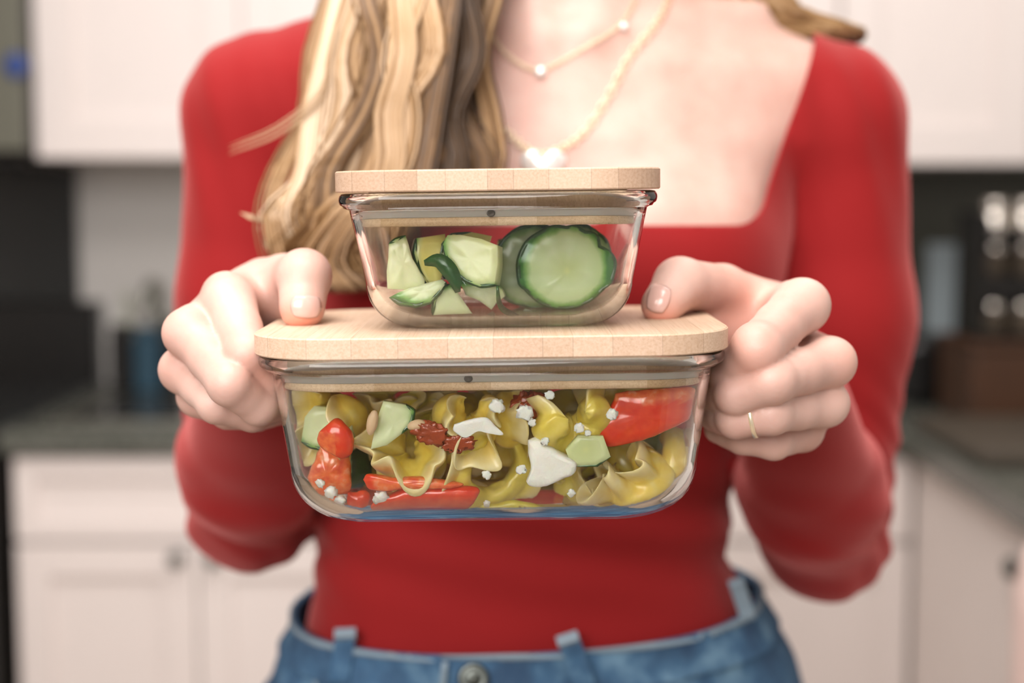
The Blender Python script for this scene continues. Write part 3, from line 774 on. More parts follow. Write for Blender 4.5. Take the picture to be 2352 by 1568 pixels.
bt = lathe('button', [(.0095, 0), (.0098, .0015), (.0085, .003), (.0065, .0022), (.003, .0024), (.002, .0034)], M['bronze'], p + Vector((0, -.0015, 0)), None, 28, (0, -1, .25)); child(jeans, bt)

# ---- nails
def nail_on(f, px, py, pw, ph, ang, name='thumbnail'):
    V = []; Fc = []; n = 10
    for i in range(n + 1):
        for j in range(n + 1):
            u = -1 + 2 * i / n; v = -1 + 2 * j / n
            # squarer-round nail outline
            uu = u * math.sqrt(1 - v * v * .35) * (1.0 - .08 * max(0, v)); vv = v * math.sqrt(1 - u * u * .30)
            x = uu * pw; y = vv * ph; ca, sa = math.cos(ang), math.sin(ang)
            p = hit(px + x * ca - y * sa, py + x * sa + y * ca, f)
            if p is None: p = Vector(P(px, py, .68))
            p.y -= .0007 * (1 - .5 * u * u); V.append(p)
    for i in range(n):
        for j in range(n): Fc.append((i * (n + 1) + j, (i + 1) * (n + 1) + j, (i + 1) * (n + 1) + j + 1, i * (n + 1) + j + 1))
    o = link(name, fixn(mesh(name, V, Fc)), M['nail']); m = o.modifiers.new('s', 'SOLIDIFY'); m.thickness = .0006; child(person, o)
    tag(o, 'short bare thumbnail'); return o
def hit2(f0):
    return f0
_old = hit
def hit(px, py, f, off=0.0, t0=None):
    d = ray(px, py); t = t0 or (.6 if f in (hand_L, hand_R) else .75)
    for _ in range(160):
        q = CAM + d * t; v = float(f(np.array([q], np.float32))[0]) - off
        if v < .0003: break
        t += max(v * .6, .0003)
        if t > 1.3: return None
    return CAM + d * t
nail_on(hand_L, 703, 704, 37, 27, .05); nail_on(hand_R, 1512, 685, 27, 34, .30)

# ---- hair
def hair_mesh():
    V = []; Fc = []; T = []
    rnd = random.Random(11)
    def strand(ctrl, r0, tone, n=22, wav=6, ph=0):
        pts = catmull(ctrl, n); P3 = []
        L = len(pts)
        for i, (px, py, Y) in enumerate(pts):
            t = i / (L - 1); px += wav * math.sin(ph + t * 11) * (.3 + t)
            P3.append(P(px, py, Y))
        rad = [r0 * (1 - .75 * (i / (L - 1)) ** 3) for i in range(L)]
        b = len(V); tube_geo(P3, rad, 5, V, Fc); T.extend([tone] * (len(V) - b))
    NL = 34; locks = []
    for q in range(NL):
        locks.append(((q + .5) / NL + rnd.gauss(0, .02), rnd.random(), [rnd.gauss(0, 1) for _ in range(12)], rnd.gauss(0, .16), rnd.uniform(0, 6), rnd.random()))
    for k in range(1250):
        la, lay, off, lt, ph, end = locks[rnd.randrange(NL)]
        j = lambda s: rnd.gauss(0, s)
        u = rnd.gauss(0, 1); a = min(1, max(0, la)); top = 1090 + 170 * a
        cl = 0.045 * math.sin(PI * a); w_ = lambda s, i: u * s + off[i] * s * 1.5
        end += j(.1)
        c = [(top, -930 + j(20), 1.0), (960 + 230 * a + w_(10, 0), -620, .955), (840 + 300 * a + w_(11, 1), -330, .93 - cl * .5),
             (775 + 350 * a + w_(11, 2), -60, .905 - cl - .018 * lay), (738 + 385 * a + w_(12, 3), 120, .890 - cl - .022 * lay),
             (720 + 400 * a + w_(14, 4), 260, .880 - cl * .8 - .022 * lay), (672 + 440 * a + w_(15, 5), 390, .868 - cl * .6 - .022 * lay),
             (622 + 400 * a + w_(18, 6), 490, .858 - cl * .4 - .022 * lay)]
        if a < .78:
            c.append((650 + 290 * a + w_(22, 7), 575 + 25 * end, .852 - .02 * lay))
            if end > .4: c.append((735 + 190 * a + w_(24, 8), 640 + 30 * end, .850 - .015 * lay))
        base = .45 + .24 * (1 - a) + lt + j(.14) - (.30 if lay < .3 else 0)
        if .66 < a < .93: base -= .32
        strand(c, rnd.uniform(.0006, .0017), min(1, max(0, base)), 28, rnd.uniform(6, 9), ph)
    for k in range(20):    # flicked light ends to the left
        e = rnd.random()
        strand([(700 + 40 * e, 330, .85), (660 + 30 * e, 430, .845), (625 + 20 * e, 500 + 12 * e, .84), (555 + 20 * e, 488 + 14 * e, .838)], .0010, .72 + .2 * rnd.random(), 14, 3)
    for k in range(5):     # loose wisps over the sleeve
        e = rnd.random()
        strand([(770, 40 + 90 * e, .86), (735, 190 + 50 * e, .85), (640, 270 + 45 * e, .848), (530, 325 + 35 * e, .85)], .00045, .8, 14, 3)
    for k in range(240):   # right side, falling behind the shoulder
        a = rnd.random(); lay = rnd.random(); j = lambda s: rnd.gauss(0, s)
        c = [(1400 + 80 * a, -900, 1.0), (1490 + 120 * a + j(10), -560, .99), (1500 + 190 * a + j(10), -260, .975), (1490 + 250 * a + j(10), -60 - 60 * a, .955 + .01 * a),
             (1580 + 230 * a + j(10), 60 - 60 * a + j(6), .955 + .01 * a), (1720 + 150 * a + j(10), 84 - 50 * a + j(5), .965 + .01 * a), (1880 + 90 * a + j(14), 92 - 20 * a + j(5), .985), (1850 + 40 * a, 150, 1.075), (1780 + 40 * a, 420, 1.10)]
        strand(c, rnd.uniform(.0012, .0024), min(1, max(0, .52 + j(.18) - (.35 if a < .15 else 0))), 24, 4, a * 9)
    # crown and back of the head
    hc = Vector((.045, .985, 1.625))
    for k in range(520):
        th = rnd.uniform(-.15, PI + .15); s = 1 if rnd.random() < .5 else -1
        pts = []; n = 16
        for i in range(n):
            t = i / (n - 1); ang = t * 1.9
            x = s * math.sin(ang) * math.sin(th) * .084; y = math.cos(th) * .100 * -math.sin(ang) * 1.0; z = math.cos(ang) * .098
            if t > .75: z -= (t - .75) * .5
            y = max(y, -.062 + max(0, -z) * .6)
            pts.append(hc + Vector((x, y, z)) * (1 + .03 * rnd.random()))
        b = len(V); tube_geo(pts, [.0028] * n, 5, V, Fc); T.extend([min(1, max(0, .45 + rnd.gauss(0, .15)))] * (len(V) - b))
    me = mesh('hair', V, Fc); at = me.attributes.new('tone', 'FLOAT', 'POINT'); at.data.foreach_set('value', np.array(T, np.float32))
    return me
hair = link('hair', hair_mesh(), M['hair']); tag(hair, 'long wavy honey-blonde hair falling over the right shoulder', kind='stuff'); child(person, hair)

# ---- necklaces and ring
def on_skin(path, n, lift=.0015):
    out = []
    for px, py in catmull(path, n):
        p = hit(px, py, body_f); p = p if p is not None else P(px, py, .95)
        out.append(Vector((p.x, p.y - lift, p.z)))
    return out
def necklace(path, n, link_r, wire, name, label):
    pts = on_skin(path, n); V = []; Fc = []
    for i in range(n - 1):
        a, b = pts[i], pts[i + 1]; c = (a + b) / 2; t = (b - a).normalized(); L = (b - a).length * .62
        s = t.cross(Vector((0, -1, 0))).normalized()
        if i % 2: s = (s * .5 + Vector((0, -.85, 0))).normalized()
        ring = [c + t * (L * math.cos(q)) + s * (link_r * math.sin(q)) for q in [2 * PI * k / 10 for k in range(10)]]
        tube_geo(ring, wire, 5, V, Fc, closed=True)
    r = empty(name, pts[n // 2]); tag(r, label, 'necklace')
    child(r, link('chain', fixn(mesh('chain', V, Fc)), M['gold'])); return r, pts
nk, pts = necklace([(1060, 60), (1090, 180), (1150, 285), (1200, 335), (1240, 356), (1290, 340), (1345, 300), (1400, 215), (1445, 130), (1500, 62), (1530, 10), (1545, -60)], 58, .0022, .0006,
                   'long_necklace', 'longer gold link necklace with a shiny heart pendant above the upper lid')
pc = hit(1248, 372, body_f); V = []; Fc = []
ring = []
for k in range(40):
    t = 2 * PI * k / 40; x = 16 * math.sin(t) ** 3; z = 13 * math.cos(t) - 5 * math.cos(2 * t) - 2 * math.cos(3 * t) - math.cos(4 * t)
    ring.append((x / 16 * .0145, z / 16 * .0135))
for s_, y_ in ((.75, -.0044), (.95, -.0035), (1.0, -.002), (.95, -.0004)):
    for x, z in ring: V.append((pc.x + x * s_, pc.y + y_ + (z * s_) * -.25, pc.z + z * s_ - .003))
for i in range(3):
    for k in range(40): Fc.append((i * 40 + k, i * 40 + (k + 1) % 40, (i + 1) * 40 + (k + 1) % 40, (i + 1) * 40 + k))
Fc.append(tuple(range(40))); Fc.append(tuple(range(120, 160))[::-1])
pd = link('heart_pendant', fixn(mesh('heart_pendant', V, Fc)), M['silver']); child(nk, pd)
nk2, pts = necklace([(1110, 40), (1150, 110), (1200, 150), (1242, 160), (1290, 140), (1350, 105), (1410, 70), (1450, 20), (1470, -50)], 60, .0011, .00035, 'short_necklace', 'fine short gold necklace with a tiny round stone at the collar bones')
pc = hit(1242, 166, body_f); st = lathe('stone_pendant', [(.0012, 0), (.0036, .001), (.0036, .0022), (.0018, .0034)], M['silver'], pc + Vector((0, -.001, 0)), None, 16, (0, -1, .1)); child(nk2, st)
st = lathe('glint_bead', [(.001, 0), (.0026, .001), (.0026, .002), (.001, .003)], M['silver'], hit(1433, 62, body_f) + Vector((0, -.001, 0)), None, 14, (0, -1, .1)); child(nk2, st)  # bead added to stand in for a glint on the chain
a_ = npv(P(1770, 950, .664)); b_ = npv(P(1690, 962, .668)); rc = Vector(a_ * .48 + b_ * .52); t_ = Vector(b_ - a_).normalized()
u_ = t_.cross(Vector((0, 0, 1))).normalized(); v_ = t_.cross(u_)
V, Fc = [], []
N_ = 40
for k in range(N_):
    q = 2 * PI * k / N_; d_ = u_ * math.cos(q) + v_ * math.sin(q)
    for (rr, tt) in ((.0097, -.0011), (.0104, -.0009), (.0104, .0009), (.0097, .0011), (.0088, .0), ): V.append(rc + d_ * rr + t_ * tt)
for k in range(N_):
    for i in range(5): Fc.append((k * 5 + i, k * 5 + (i + 1) % 5, ((k + 1) % N_) * 5 + (i + 1) % 5, ((k + 1) % N_) * 5 + i))
rg = link('finger_ring', fixn(mesh('finger_ring', V, Fc)), M['gold']); tag(rg, 'plain thin gold ring on the ring finger of the hand at right', 'ring')

# ================================================================== FOOD BOXES
def rrect(hx, hy, r, nc=10, ns=6):
    """rounded rectangle loop, counter-clockwise"""
    r = min(r, hx * .98, hy * .98); out = []
    cs = [(hx - r, hy - r, 0), (-hx + r, hy - r, PI / 2), (-hx + r, -hy + r, PI), (hx - r, -hy + r, 1.5 * PI)]
    for ci, (cx_, cy_, a0) in enumerate(cs):
        arc = [(cx_ + r * math.cos(a0 + PI / 2 * k / nc), cy_ + r * math.sin(a0 + PI / 2 * k / nc)) for k in range(nc + 1)]
        out += arc
        nx2 = cs[(ci + 1) % 4]; s = (nx2[0] + r * math.cos(nx2[2]), nx2[1] + r * math.sin(nx2[2]))
        for k in range(1, ns): t = k / ns; out.append((arc[-1][0] * (1 - t) + s[0] * t, arc[-1][1] * (1 - t) + s[1] * t))
    return out
def loft(name, secs, caps=True):
    V = []; Fc = []
    for (hx, hy, r, z) in secs:
        V += [(x, y, z) for x, y in rrect(hx, hy, r)]
    n = len(rrect(.1, .1, .02)); m = len(secs)
    for i in range(m - 1):
        for k in range(n): Fc.append((i * n + k, i * n + (k + 1) % n, (i + 1) * n + (k + 1) % n, (i + 1) * n + k))
    if caps: Fc.append(tuple(range(n))); Fc.append(tuple((m - 1) * n + k for k in range(n)))
    return fixn(mesh(name, V, Fc))
class Box:
    """lid half size LX, LY; wall half size at the mouth WX, WY; z = 0 is the lid's underside"""
    def __init__(s, name, label, origin, LX, LY, WX, WY, R, H, fil, taper, lid_t, rot, strips, rimh):
        s.WX, s.WY, s.R, s.H = WX, WY, R, H; s.fil = fil; s.taper = taper; s.t = .0034; s.bt = .0042
        root = empty(name, origin); root.rotation_euler = rot; tag(root, label, 'food container')
        bpy.context.view_layer.update(); s.root = root; s.mw = root.matrix_world.copy(); s.mi = s.mw.inverted()
        def sec(ins, z): return (WX - ins, WY - ins, max(.013, R - .55 * ins), z)
        secs = []
        # outside, bottom to top
        H0 = -H
        for k in range(13):
            a = PI / 2 * k / 12; ins = taper + fil * (1 - math.sin(a)) ; z = H0 + fil * (1 - math.cos(a)); secs.append(sec(ins, z))
        secs.insert(0, sec(taper + fil + .006, H0 + .0008))
        zt = -rimh - .0018
        for k in range(1, 7): t = k / 6; secs.append(sec(taper * (1 - t), H0 + fil + (zt - H0 - fil) * t))
        e = LX - WX - .0012
        rim = [(-.0010, zt + .0006), (-e * .5, zt + .0009)]
        rc_ = (rimh - .0004) / 2; zc_ = -.0004 - rc_
        for k in range(9):
            a = -PI / 2 * .92 + PI * .92 * k / 8; rim.append((-e + rc_ * .62 * (1 - math.cos(a)), zc_ + (rc_ - .0002) * math.sin(a)))
        rim += [(-e * .3, -.0004)]
        for ins, z in rim: secs.append((WX - ins, WY - ins, R - ins * .9, z))
        # inside, top to bottom
        t = s.t
        secs.append(sec(t * .25, -.0006)); secs.append(sec(t * .8, -.0022)); secs.append(sec(t, -.006))
        zi = H0 + s.bt + fil * .92
        for k in range(1, 7): q = k / 6; secs.append(sec(t + taper * q, -.006 + (zi + .006) * q))
        for k in range(1, 12):
            a = PI / 2 * (1 - k / 11); fi = fil * .92
            secs.append(sec(t + taper + fi * (1 - math.sin(a)), H0 + s.bt + fi * (1 - math.cos(a))))
        secs.append(sec(t + taper + fil * .92 + .008, H0 + s.bt - .0003))
        g = link('glass_bowl', loft('glass_bowl', secs), M['glass'], root)
        # seal
        pl = .0142
        g = link('silicone_seal', loft('silicone_seal', [(WX - .0072, WY - .0072, R - .006, -.0058), (WX - .0046, WY - .0046, R - .003, -.0062), (WX - .0040, WY - .0040, R - .003, -.0070),
            (WX - .0058, WY - .0058, R - .0045, -.0074), (WX - .0060, WY - .0060, R - .0045, -.0106), (WX - .0075, WY - .0075, R - .006, -.0108)]), M['silicone'], root)
        vt = lathe('vent_plug', [(.0019, 0), (.0019, .0006), (.0012, .0007), (.0009, .0003)], M['tan'], (-.003 if LX < .09 else -.010, -(WY - .0059), -.0090), None, 16, (0, -1, 0)); vt.parent = root
        # lid plug + strips of the board above it
        plug = link('bamboo_lid', loft('bamboo_lid', [(WX - .0088, WY - .0088, R - .007, -.0001), (WX - .0088, WY - .0088, R - .007, -.0107), (WX - .0062, WY - .0062, R - .005, -.0109), (WX - .0060, WY - .0060, R - .005, -.0147), (WX - .0066, WY - .0066, R - .0054, -.0151)]), M['bamboo_plug'], root)
        tag(plug, 'laminated bamboo lid')
        rl = R + .006
        out = rrect(LX, LY, rl, 24, 2); out_in = rrect(LX - .0007, LY - .0007, rl - .0007, 24, 2)
        rn = random.Random(strips); xs = [-LX]
        x = -LX + .010
        while x < LX - .008: xs.append(x); x += rn.uniform(.0125, .0215) * (LX / .10) ** .35
        xs.append(LX)
        def half(lx, ly, rr, x):
            ax = abs(x)
            if ax <= lx - rr: return ly
            return ly - rr + math.sqrt(max(0, rr * rr - (ax - lx + rr) ** 2))
        for i in range(len(xs) - 1):
            a, b = xs[i] + .00004, xs[i + 1] - .00004
            nn = 14 if (i == 0 or i == len(xs) - 2) else 6
            V = []; Fc = []
            prof = [(0.0006, 0.0), (0, .0006), (0, lid_t - .0006), (.0006, lid_t)]
            st = [a + (b - a) * ((1 - math.cos(PI * k / nn)) / 2 if nn > 6 else k / nn) for k in range(nn + 1)]
            for xx in st:
                col = []
                for ins, z in prof:
                    xe = max(-LX + ins + 1e-5, min(LX - ins - 1e-5, xx)); h = half(LX - ins, LY - ins, rl - ins, xe)
                    col.append((xe, h, z))
                V += [(c[0], -c[1], c[2]) for c in col] + [(c[0], c[1], c[2]) for c in col[::-1]]
            for k in range(nn):
                for q in range(8): Fc.append((k * 8 + q, k * 8 + (q + 1) % 8, (k + 1) * 8 + (q + 1) % 8, (k + 1) * 8 + q))
            Fc.append(tuple(range(8))); Fc.append(tuple(nn * 8 + q for q in range(8)))
            o = link('bamboo_strip', fixn(mesh('bamboo_strip', V, Fc, False)), M['bamboo'], plug)
    def inner(s, z):
        H0 = -s.H; fi = s.fil * .92; zb = H0 + s.bt; zi = zb + fi
        if z > zi: ins = s.t + s.taper * min(1, (-.006 - z) / (-.006 - zi)) if z < -.006 else s.t
        else:
            c = max(0, min(1, 1 - (z - zb) / fi)); a = math.acos(c); ins = s.t + s.taper + fi * (1 - math.sin(a))
        return s.WX - ins, s.WY - ins, max(.013, s.R - .55 * ins)
    def fit(s, p, gap, top=-.0156):
        """push a local point inside the bowl"""
        x, y, z = p
        z = max(z, -s.H + s.bt + gap); z = min(z, top)
        hx, hy, r = s.inner(z); hx -= gap; hy -= gap
        ax, ay = abs(x), abs(y); qx = ax - (hx - r); qy = ay - (hy - r)
        if qx > 0 and qy > 0:
            L = math.hypot(qx, qy)
            if L > r: ax = hx - r + qx / L * r; ay = hy - r + qy / L * r
        else:
            ax = min(ax, hx); ay = min(ay, hy)
        return Vector((math.copysign(ax, x), math.copysign(ay, y), z))
ROLL = -math.radians(.75); TILT = math.radians(.5)
YF = .612
LXb = 1094 / 2 * (YF + .036) / F; c = P(1126, 824, YF)
LYb = .0790
Rm = Euler((TILT, ROLL, 0)).to_matrix()
ob = c + Rm @ Vector((0, LYb, 0))
big = Box('large_food_container', 'larger glass box of tortellini salad with a bamboo lid, held in both hands', ob, LXb, LYb, LXb - .0072, LYb - .0072, .034, .0800, .026, .0065, .0096,
          Euler((TILT, ROLL, 0)), 5, .0066)
LXs = 747 / 2 * (YF + .036) / F; LYs = .0560
topb = big.mw @ Vector((0, 0, .0096))
cs_ = P(1142, 438, YF + .010)
os_ = cs_ + Rm @ Vector((0, LYs, 0))
nrm = Rm @ Vector((0, 0, 1)); Hs = (os_ - topb).dot(nrm) - .0002
small = Box('small_food_container', 'smaller glass box of cucumber with a bamboo lid, stacked on the larger box', os_, LXs, LYs, LXs - .0060, LYs - .0060, .026, Hs, .021, .0065, .0096,
            Euler((TILT, ROLL, 0)), 9, .0064)
print('small box height', Hs, 'big origin', ob)

# ------------------------------------------------------------------ food builders
def squash(o, bx, gap=.0006, top=-.0156):
    """press a piece against the glass where it would pass through it"""
    bpy.context.view_layer.update(); m = bx.mi @ o.matrix_world; mi = m.inverted()
    for v in o.data.vertices:
        p = m @ v.co; q = bx.fit(p, gap, top)
        if (q - p).length > 1e-7: v.co = mi @ q
def shift_in(o, bx, gap=.0006, top=-.0156, kids=()):
    """move a stiff piece until it is inside the bowl"""
    for _ in range(14):
        bpy.context.view_layer.update(); worst = Vector((0, 0, 0))
        for ob_ in (o, *kids):
            m = bx.mi @ ob_.matrix_world
            for v in ob_.data.vertices:
                p = m @ v.co; d = bx.fit(p, gap, top) - p
                if d.length > worst.length: worst = d
        if worst.length < 1e-5: break
        o.location += bx.mw.to_3x3() @ worst
NP = [0]
def settle(o, bx, extra, kids=(), q=.965, px=None, py=None):
    """bring a piece up against the front wall, then set it `extra` behind the glass"""
    for _ in range(2):
        bpy.context.view_layer.update(); vi = []
        for ob_ in (o, *kids):
            m = bx.mi @ ob_.matrix_world
            for v in ob_.data.vertices:
                p = m @ v.co; hx, hy, r = bx.inner(max(-bx.H + bx.bt, min(p.z, -.0156))); ax = abs(p.x)
                if ax >= hx: continue
                lim = -hy if ax < hx - r else -(hy - r + math.sqrt(max(0, r * r - (ax - hx + r) ** 2)))
                vi.append(lim - p.y)
        if not vi: return
        vi.sort(); sh = vi[int((len(vi) - 1) * q)] + extra
        o.location += bx.mw.to_3x3() @ Vector((0, sh, 0))
        if px is not None and _ == 0: o.location = P(px, py, o.location.y)
def place(o, px, py, Y, rot, sc=1):
    o.location = P(px, py, Y); o.rotation_euler = [math.radians(a) for a in rot]; o.scale = (sc,) * 3 if not hasattr(sc, '__len__') else sc
def bake(o):
    m = Matrix.LocRotScale(None, None, o.scale); o.data.transform(m); o.scale = (1, 1, 1)
def setattrf(me, name, vals):
    at = me.attributes.new(name, 'FLOAT', 'POINT'); at.data.foreach_set('value', np.array(vals, np.float32))
def tortellino(seed, px, py, Y, rot, sc, green, label, fl=1.0, R=.0098, phi=60, spread=1.0, bx=None, rb=1.0):
    rn = random.Random(seed); nu, nv = 72, 34; V = []; A = []; Fc = []
    ph = [rn.uniform(0, 6) for _ in range(6)]; phi0 = math.radians(phi)
    us = 2.75 * spread
    for i in range(nu + 1):
        u = -us + 2 * us * i / nu; w_ = max(0, math.cos(u / us * PI / 2)); ww = w_ ** .6
        r = .0022 + .0068 * ww + .0006 * math.sin(3 * u + ph[0]); r *= rb * min(1, (1 - abs(i / nu * 2 - 1)) * 14 + .05)
        Lf = fl * (.0045 + .0085 * w_ ** .7 + .0014 * math.sin(5 * u + ph[1])) * min(1, (1 - abs(i / nu * 2 - 1)) * 9 + .02)
        p0 = phi0 + .30 * math.sin(2.3 * u + ph[2]) + .16 * math.sin(6.1 * u + ph[3])
        er = Vector((math.sin(u), -math.cos(u), 0)); ez = Vector((0, 0, 1))
        c = er * R * (1 + .12 * math.sin(u + ph[4])) + ez * (.0022 * (1 - ww) * 2.4 + .0012 * math.sin(2 * u + ph[5]))
        for k in range(nv):
            s = -1 + 2 * k / nv; dphi = PI * (abs(s) ** 1.9) * (1 if s > 0 else -1); phi_ = p0 + dphi
            f_ = math.exp(-(dphi / .17) ** 2)
            rr = r * (1 - .10 * math.cos(2 * dphi)) + Lf * f_ + r * .35 * math.exp(-(dphi / .7) ** 2)
            n_ = mnoise.noise(Vector((u * 1.7, phi_ * 1.2, seed * 3.3))) * .0013
            d = er * math.cos(phi_) + ez * math.sin(phi_)
            bend = ez.cross(er) * (.0015 * f_ * math.sin(7 * u + ph[1]))
            V.append(c + d * (rr + n_) + bend); A.append(min(1, f_ * 1.1 + .12))
    for i in range(nu):
        for k in range(nv): Fc.append((i * nv + k, i * nv + (k + 1) % nv, (i + 1) * nv + (k + 1) % nv, (i + 1) * nv + k))
    Fc.append(tuple(range(nv))); Fc.append(tuple(nu * nv + k for k in range(nv)))
    me = fixn(mesh('tortellini', V, Fc)); setattrf(me, 'rim', A)
    o = link('tortellini', me, M['pasta']); o.color = (green, 0, 0, 1); place(o, px, py, Y, rot, sc * (.81 if seed < 100 else .74)); bake(o); NP[0] += 1; settle(o, bx or big, max(0, Y - .640), q=.955 if py < 1130 else .85, px=px, py=py); squash(o, bx or big, .0005 + .00006 * (NP[0] % 12))
    tag(o, label, 'pasta'); return o
def lump(name, seed, size, mat, px, py, Y, rot, label, cat, p=3.2, nz=.12, nf=2.2, bend=0, seg=(36, 20), bx=None, group=None, press=True, crease=0):
    rn = random.Random(seed); V = []; A = []; Fc = []; nu, nv = seg
    off = Vector((seed * 1.7, seed * .9, 4.1)); sx, sy, sz = [q / 2 for q in size]
    for j in range(nv + 1):
        b = -PI / 2 + PI * j / nv
        for i in range(nu):
            a = 2 * PI * i / nu; d = Vector((math.cos(b) * math.cos(a), math.cos(b) * math.sin(a), math.sin(b)))
            k = (abs(d.x) ** p + abs(d.y) ** p + abs(d.z) ** p) ** (-1 / p)
            n_ = 1 + nz * mnoise.noise(d * nf + off) + nz * .45 * mnoise.noise(d * nf * 2.7 + off)
            if crease: n_ -= crease * abs(mnoise.noise(d * 3.1 + off * 2))
            v = d * k * n_; v = Vector((v.x * sx, v.y * sy, v.z * sz))
            if bend: an = v.x * bend; rr = 1 / bend; v = Vector(((rr + v.y) * math.sin(an), (rr + v.y) * math.cos(an) - rr, v.z))
            V.append(v); A.append(1.0 if d.y > .35 else 0.0)
    for j in range(nv):
        for i in range(nu): Fc.append((j * nu + i, j * nu + (i + 1) % nu, (j + 1) * nu + (i + 1) % nu, (j + 1) * nu + i))
    me = mesh(name, V, Fc)
    bm = bmesh.new(); bm.from_mesh(me); bmesh.ops.remove_doubles(bm, verts=bm.verts, dist=1e-6); bmesh.ops.recalc_face_normals(bm, faces=bm.faces)
    bm.to_mesh(me); bm.free(); me.polygons.foreach_set('use_smooth', [True] * len(me.polygons))
    setattrf(me, 'rim', [1.0 if v.co.y > sy * .15 else 0.0 for v in me.vertices])
    o = link(name, me, mat); place(o, px, py, Y, rot)
    NP[0] += 1
    if press: settle(o, bx or big, max(0, Y - .640), q=.93 if py < 1130 else .85, px=px, py=py); squash(o, bx or big, .0005 + .00006 * (NP[0] % 12))
    tag(o, label, cat, group); return o
def cucumber(name, poly, th, px, py, Y, rot, label, tint=(0, 0, 0), skin_idx=None, bx=None, sc=1, press=False, cat='vegetable'):
    """poly: outline in slice plane (centre of the cucumber is the origin); skin_idx: index range that carries skin"""
    bx = bx or small; n = len(poly); V = []; Fc = []
    rings = [(1.0 - .03, -th / 2), (1.0, -th / 2 + .0005), (1.0, 0), (1.0, th / 2 - .0005), (1 - .03, th / 2)]
    cx_ = sum(p[0] for p in poly) / n; cy_ = sum(p[1] for p in poly) / n
    for s, z in rings:
        for k, (x, y) in enumerate(poly):
            wv = .0003 * math.sin(k * 1.3 + z * 900)
            V.append((cx_ + (x - cx_) * s, cy_ + (y - cy_) * s, z + wv))
    for i in range(4):
        for k in range(n): Fc.append((i * n + k, i * n + (k + 1) % n, (i + 1) * n + (k + 1) % n, (i + 1) * n + k))
    for base, zz, flip in ((0, -th / 2, True), (4 * n, th / 2, False)):
        c2 = len(V)
        for s in (.66, .33):
            for k, (x, y) in enumerate(poly):
                V.append((cx_ + (x - cx_) * s, cy_ + (y - cy_) * s, zz + (1 if zz > 0 else -1) * .0004 * mnoise.noise(Vector((x * 150, y * 150, zz * 90)))))
        V.append((cx_, cy_, zz))
        for k in range(n):
            Fc.append((base + k, base + (k + 1) % n, c2 + (k + 1) % n, c2 + k)); Fc.append((c2 + k, c2 + (k + 1) % n, c2 + n + (k + 1) % n, c2 + n + k))
            Fc.append((c2 + n + k, c2 + n + (k + 1) % n, c2 + 2 * n))
    o = link(name, fixn(mesh(name, V, Fc)), M['cuke']); o.color = (*tint, 1)
    kids = []
    if skin_idx is not None:
        idx = list(skin_idx); SV = []; SF = []; closed = len(idx) == n
        for q, k in enumerate(idx):
            x, y = poly[k % n]; L = math.hypot(x, y) or 1; ux, uy = x / L, y / L; e = 1.0 if closed else min(1, min(q, len(idx) - 1 - q) * .5 + .15)
            for dr, z in ((-.0010 * e, -th / 2 - .00015), (.0007 * e, -th / 2 + .0004), (.0008 * e, 0), (.0007 * e, th / 2 - .0004), (-.0010 * e, th / 2 + .00015)):
                SV.append((x + ux * dr, y + uy * dr, z))
        m_ = len(idx)
        for q in range(m_ if closed else m_ - 1):
            for i in range(5): SF.append((q * 5 + i, q * 5 + (i + 1) % 5, ((q + 1) % m_) * 5 + (i + 1) % 5, ((q + 1) % m_) * 5 + i))
        if not closed: SF.append(tuple(range(5))); SF.append(tuple((m_ - 1) * 5 + i for i in range(5)))
        sk = link('skin', fixn(mesh('skin', SV, SF)), M['cukeskin'], o); kids.append(sk)
    place(o, px, py, Y, rot)
    if sc != 1:
        for q in (o, *kids): q.data.transform(Matrix.Diagonal((sc[0], sc[1], 1, 1)))
    settle(o, bx, max(0, Y - .640), kids, .999, px, py); shift_in(o, bx, kids=kids)
    tag(o, label, cat); return o
def disc(r, n=56, lump_=.03, seed=0, notch=None):
    out = []
    for k in range(n):
        a = 2 * PI * k / n; rr = r * (1 + lump_ * (math.sin(3 * a + seed) * .5 + .35 * math.sin(7 * a + seed * 2) + .25 * math.sin(11 * a)))
        if notch:
            for (na, nw, nd) in notch: rr -= r * nd * math.exp(-(((a - na + PI) % (2 * PI) - PI) / nw) ** 2)
        out.append((rr * math.cos(a), rr * math.sin(a)))
    return out
def wedge(r, a0, a1, inner=(0, 0), n=16, cut=0):
    """sector with skin on its arc; returns outline and the indices on the arc"""
    arc = [(r * math.cos(a0 + (a1 - a0) * k / (n - 1)), r * math.sin(a0 + (a1 - a0) * k / (n - 1))) for k in range(n)]
    m1 = [(arc[-1][0] * (1 - t) + inner[0] * t, arc[-1][1] * (1 - t) + inner[1] * t) for t in (.33, .66)]
    m2 = [(inner[0] * (1 - t) + arc[0][0] * t, inner[1] * (1 - t) + arc[0][1] * t) for t in (.33, .66)]
    return arc + m1 + [inner] + m2, range(n)
R_ = math.radians
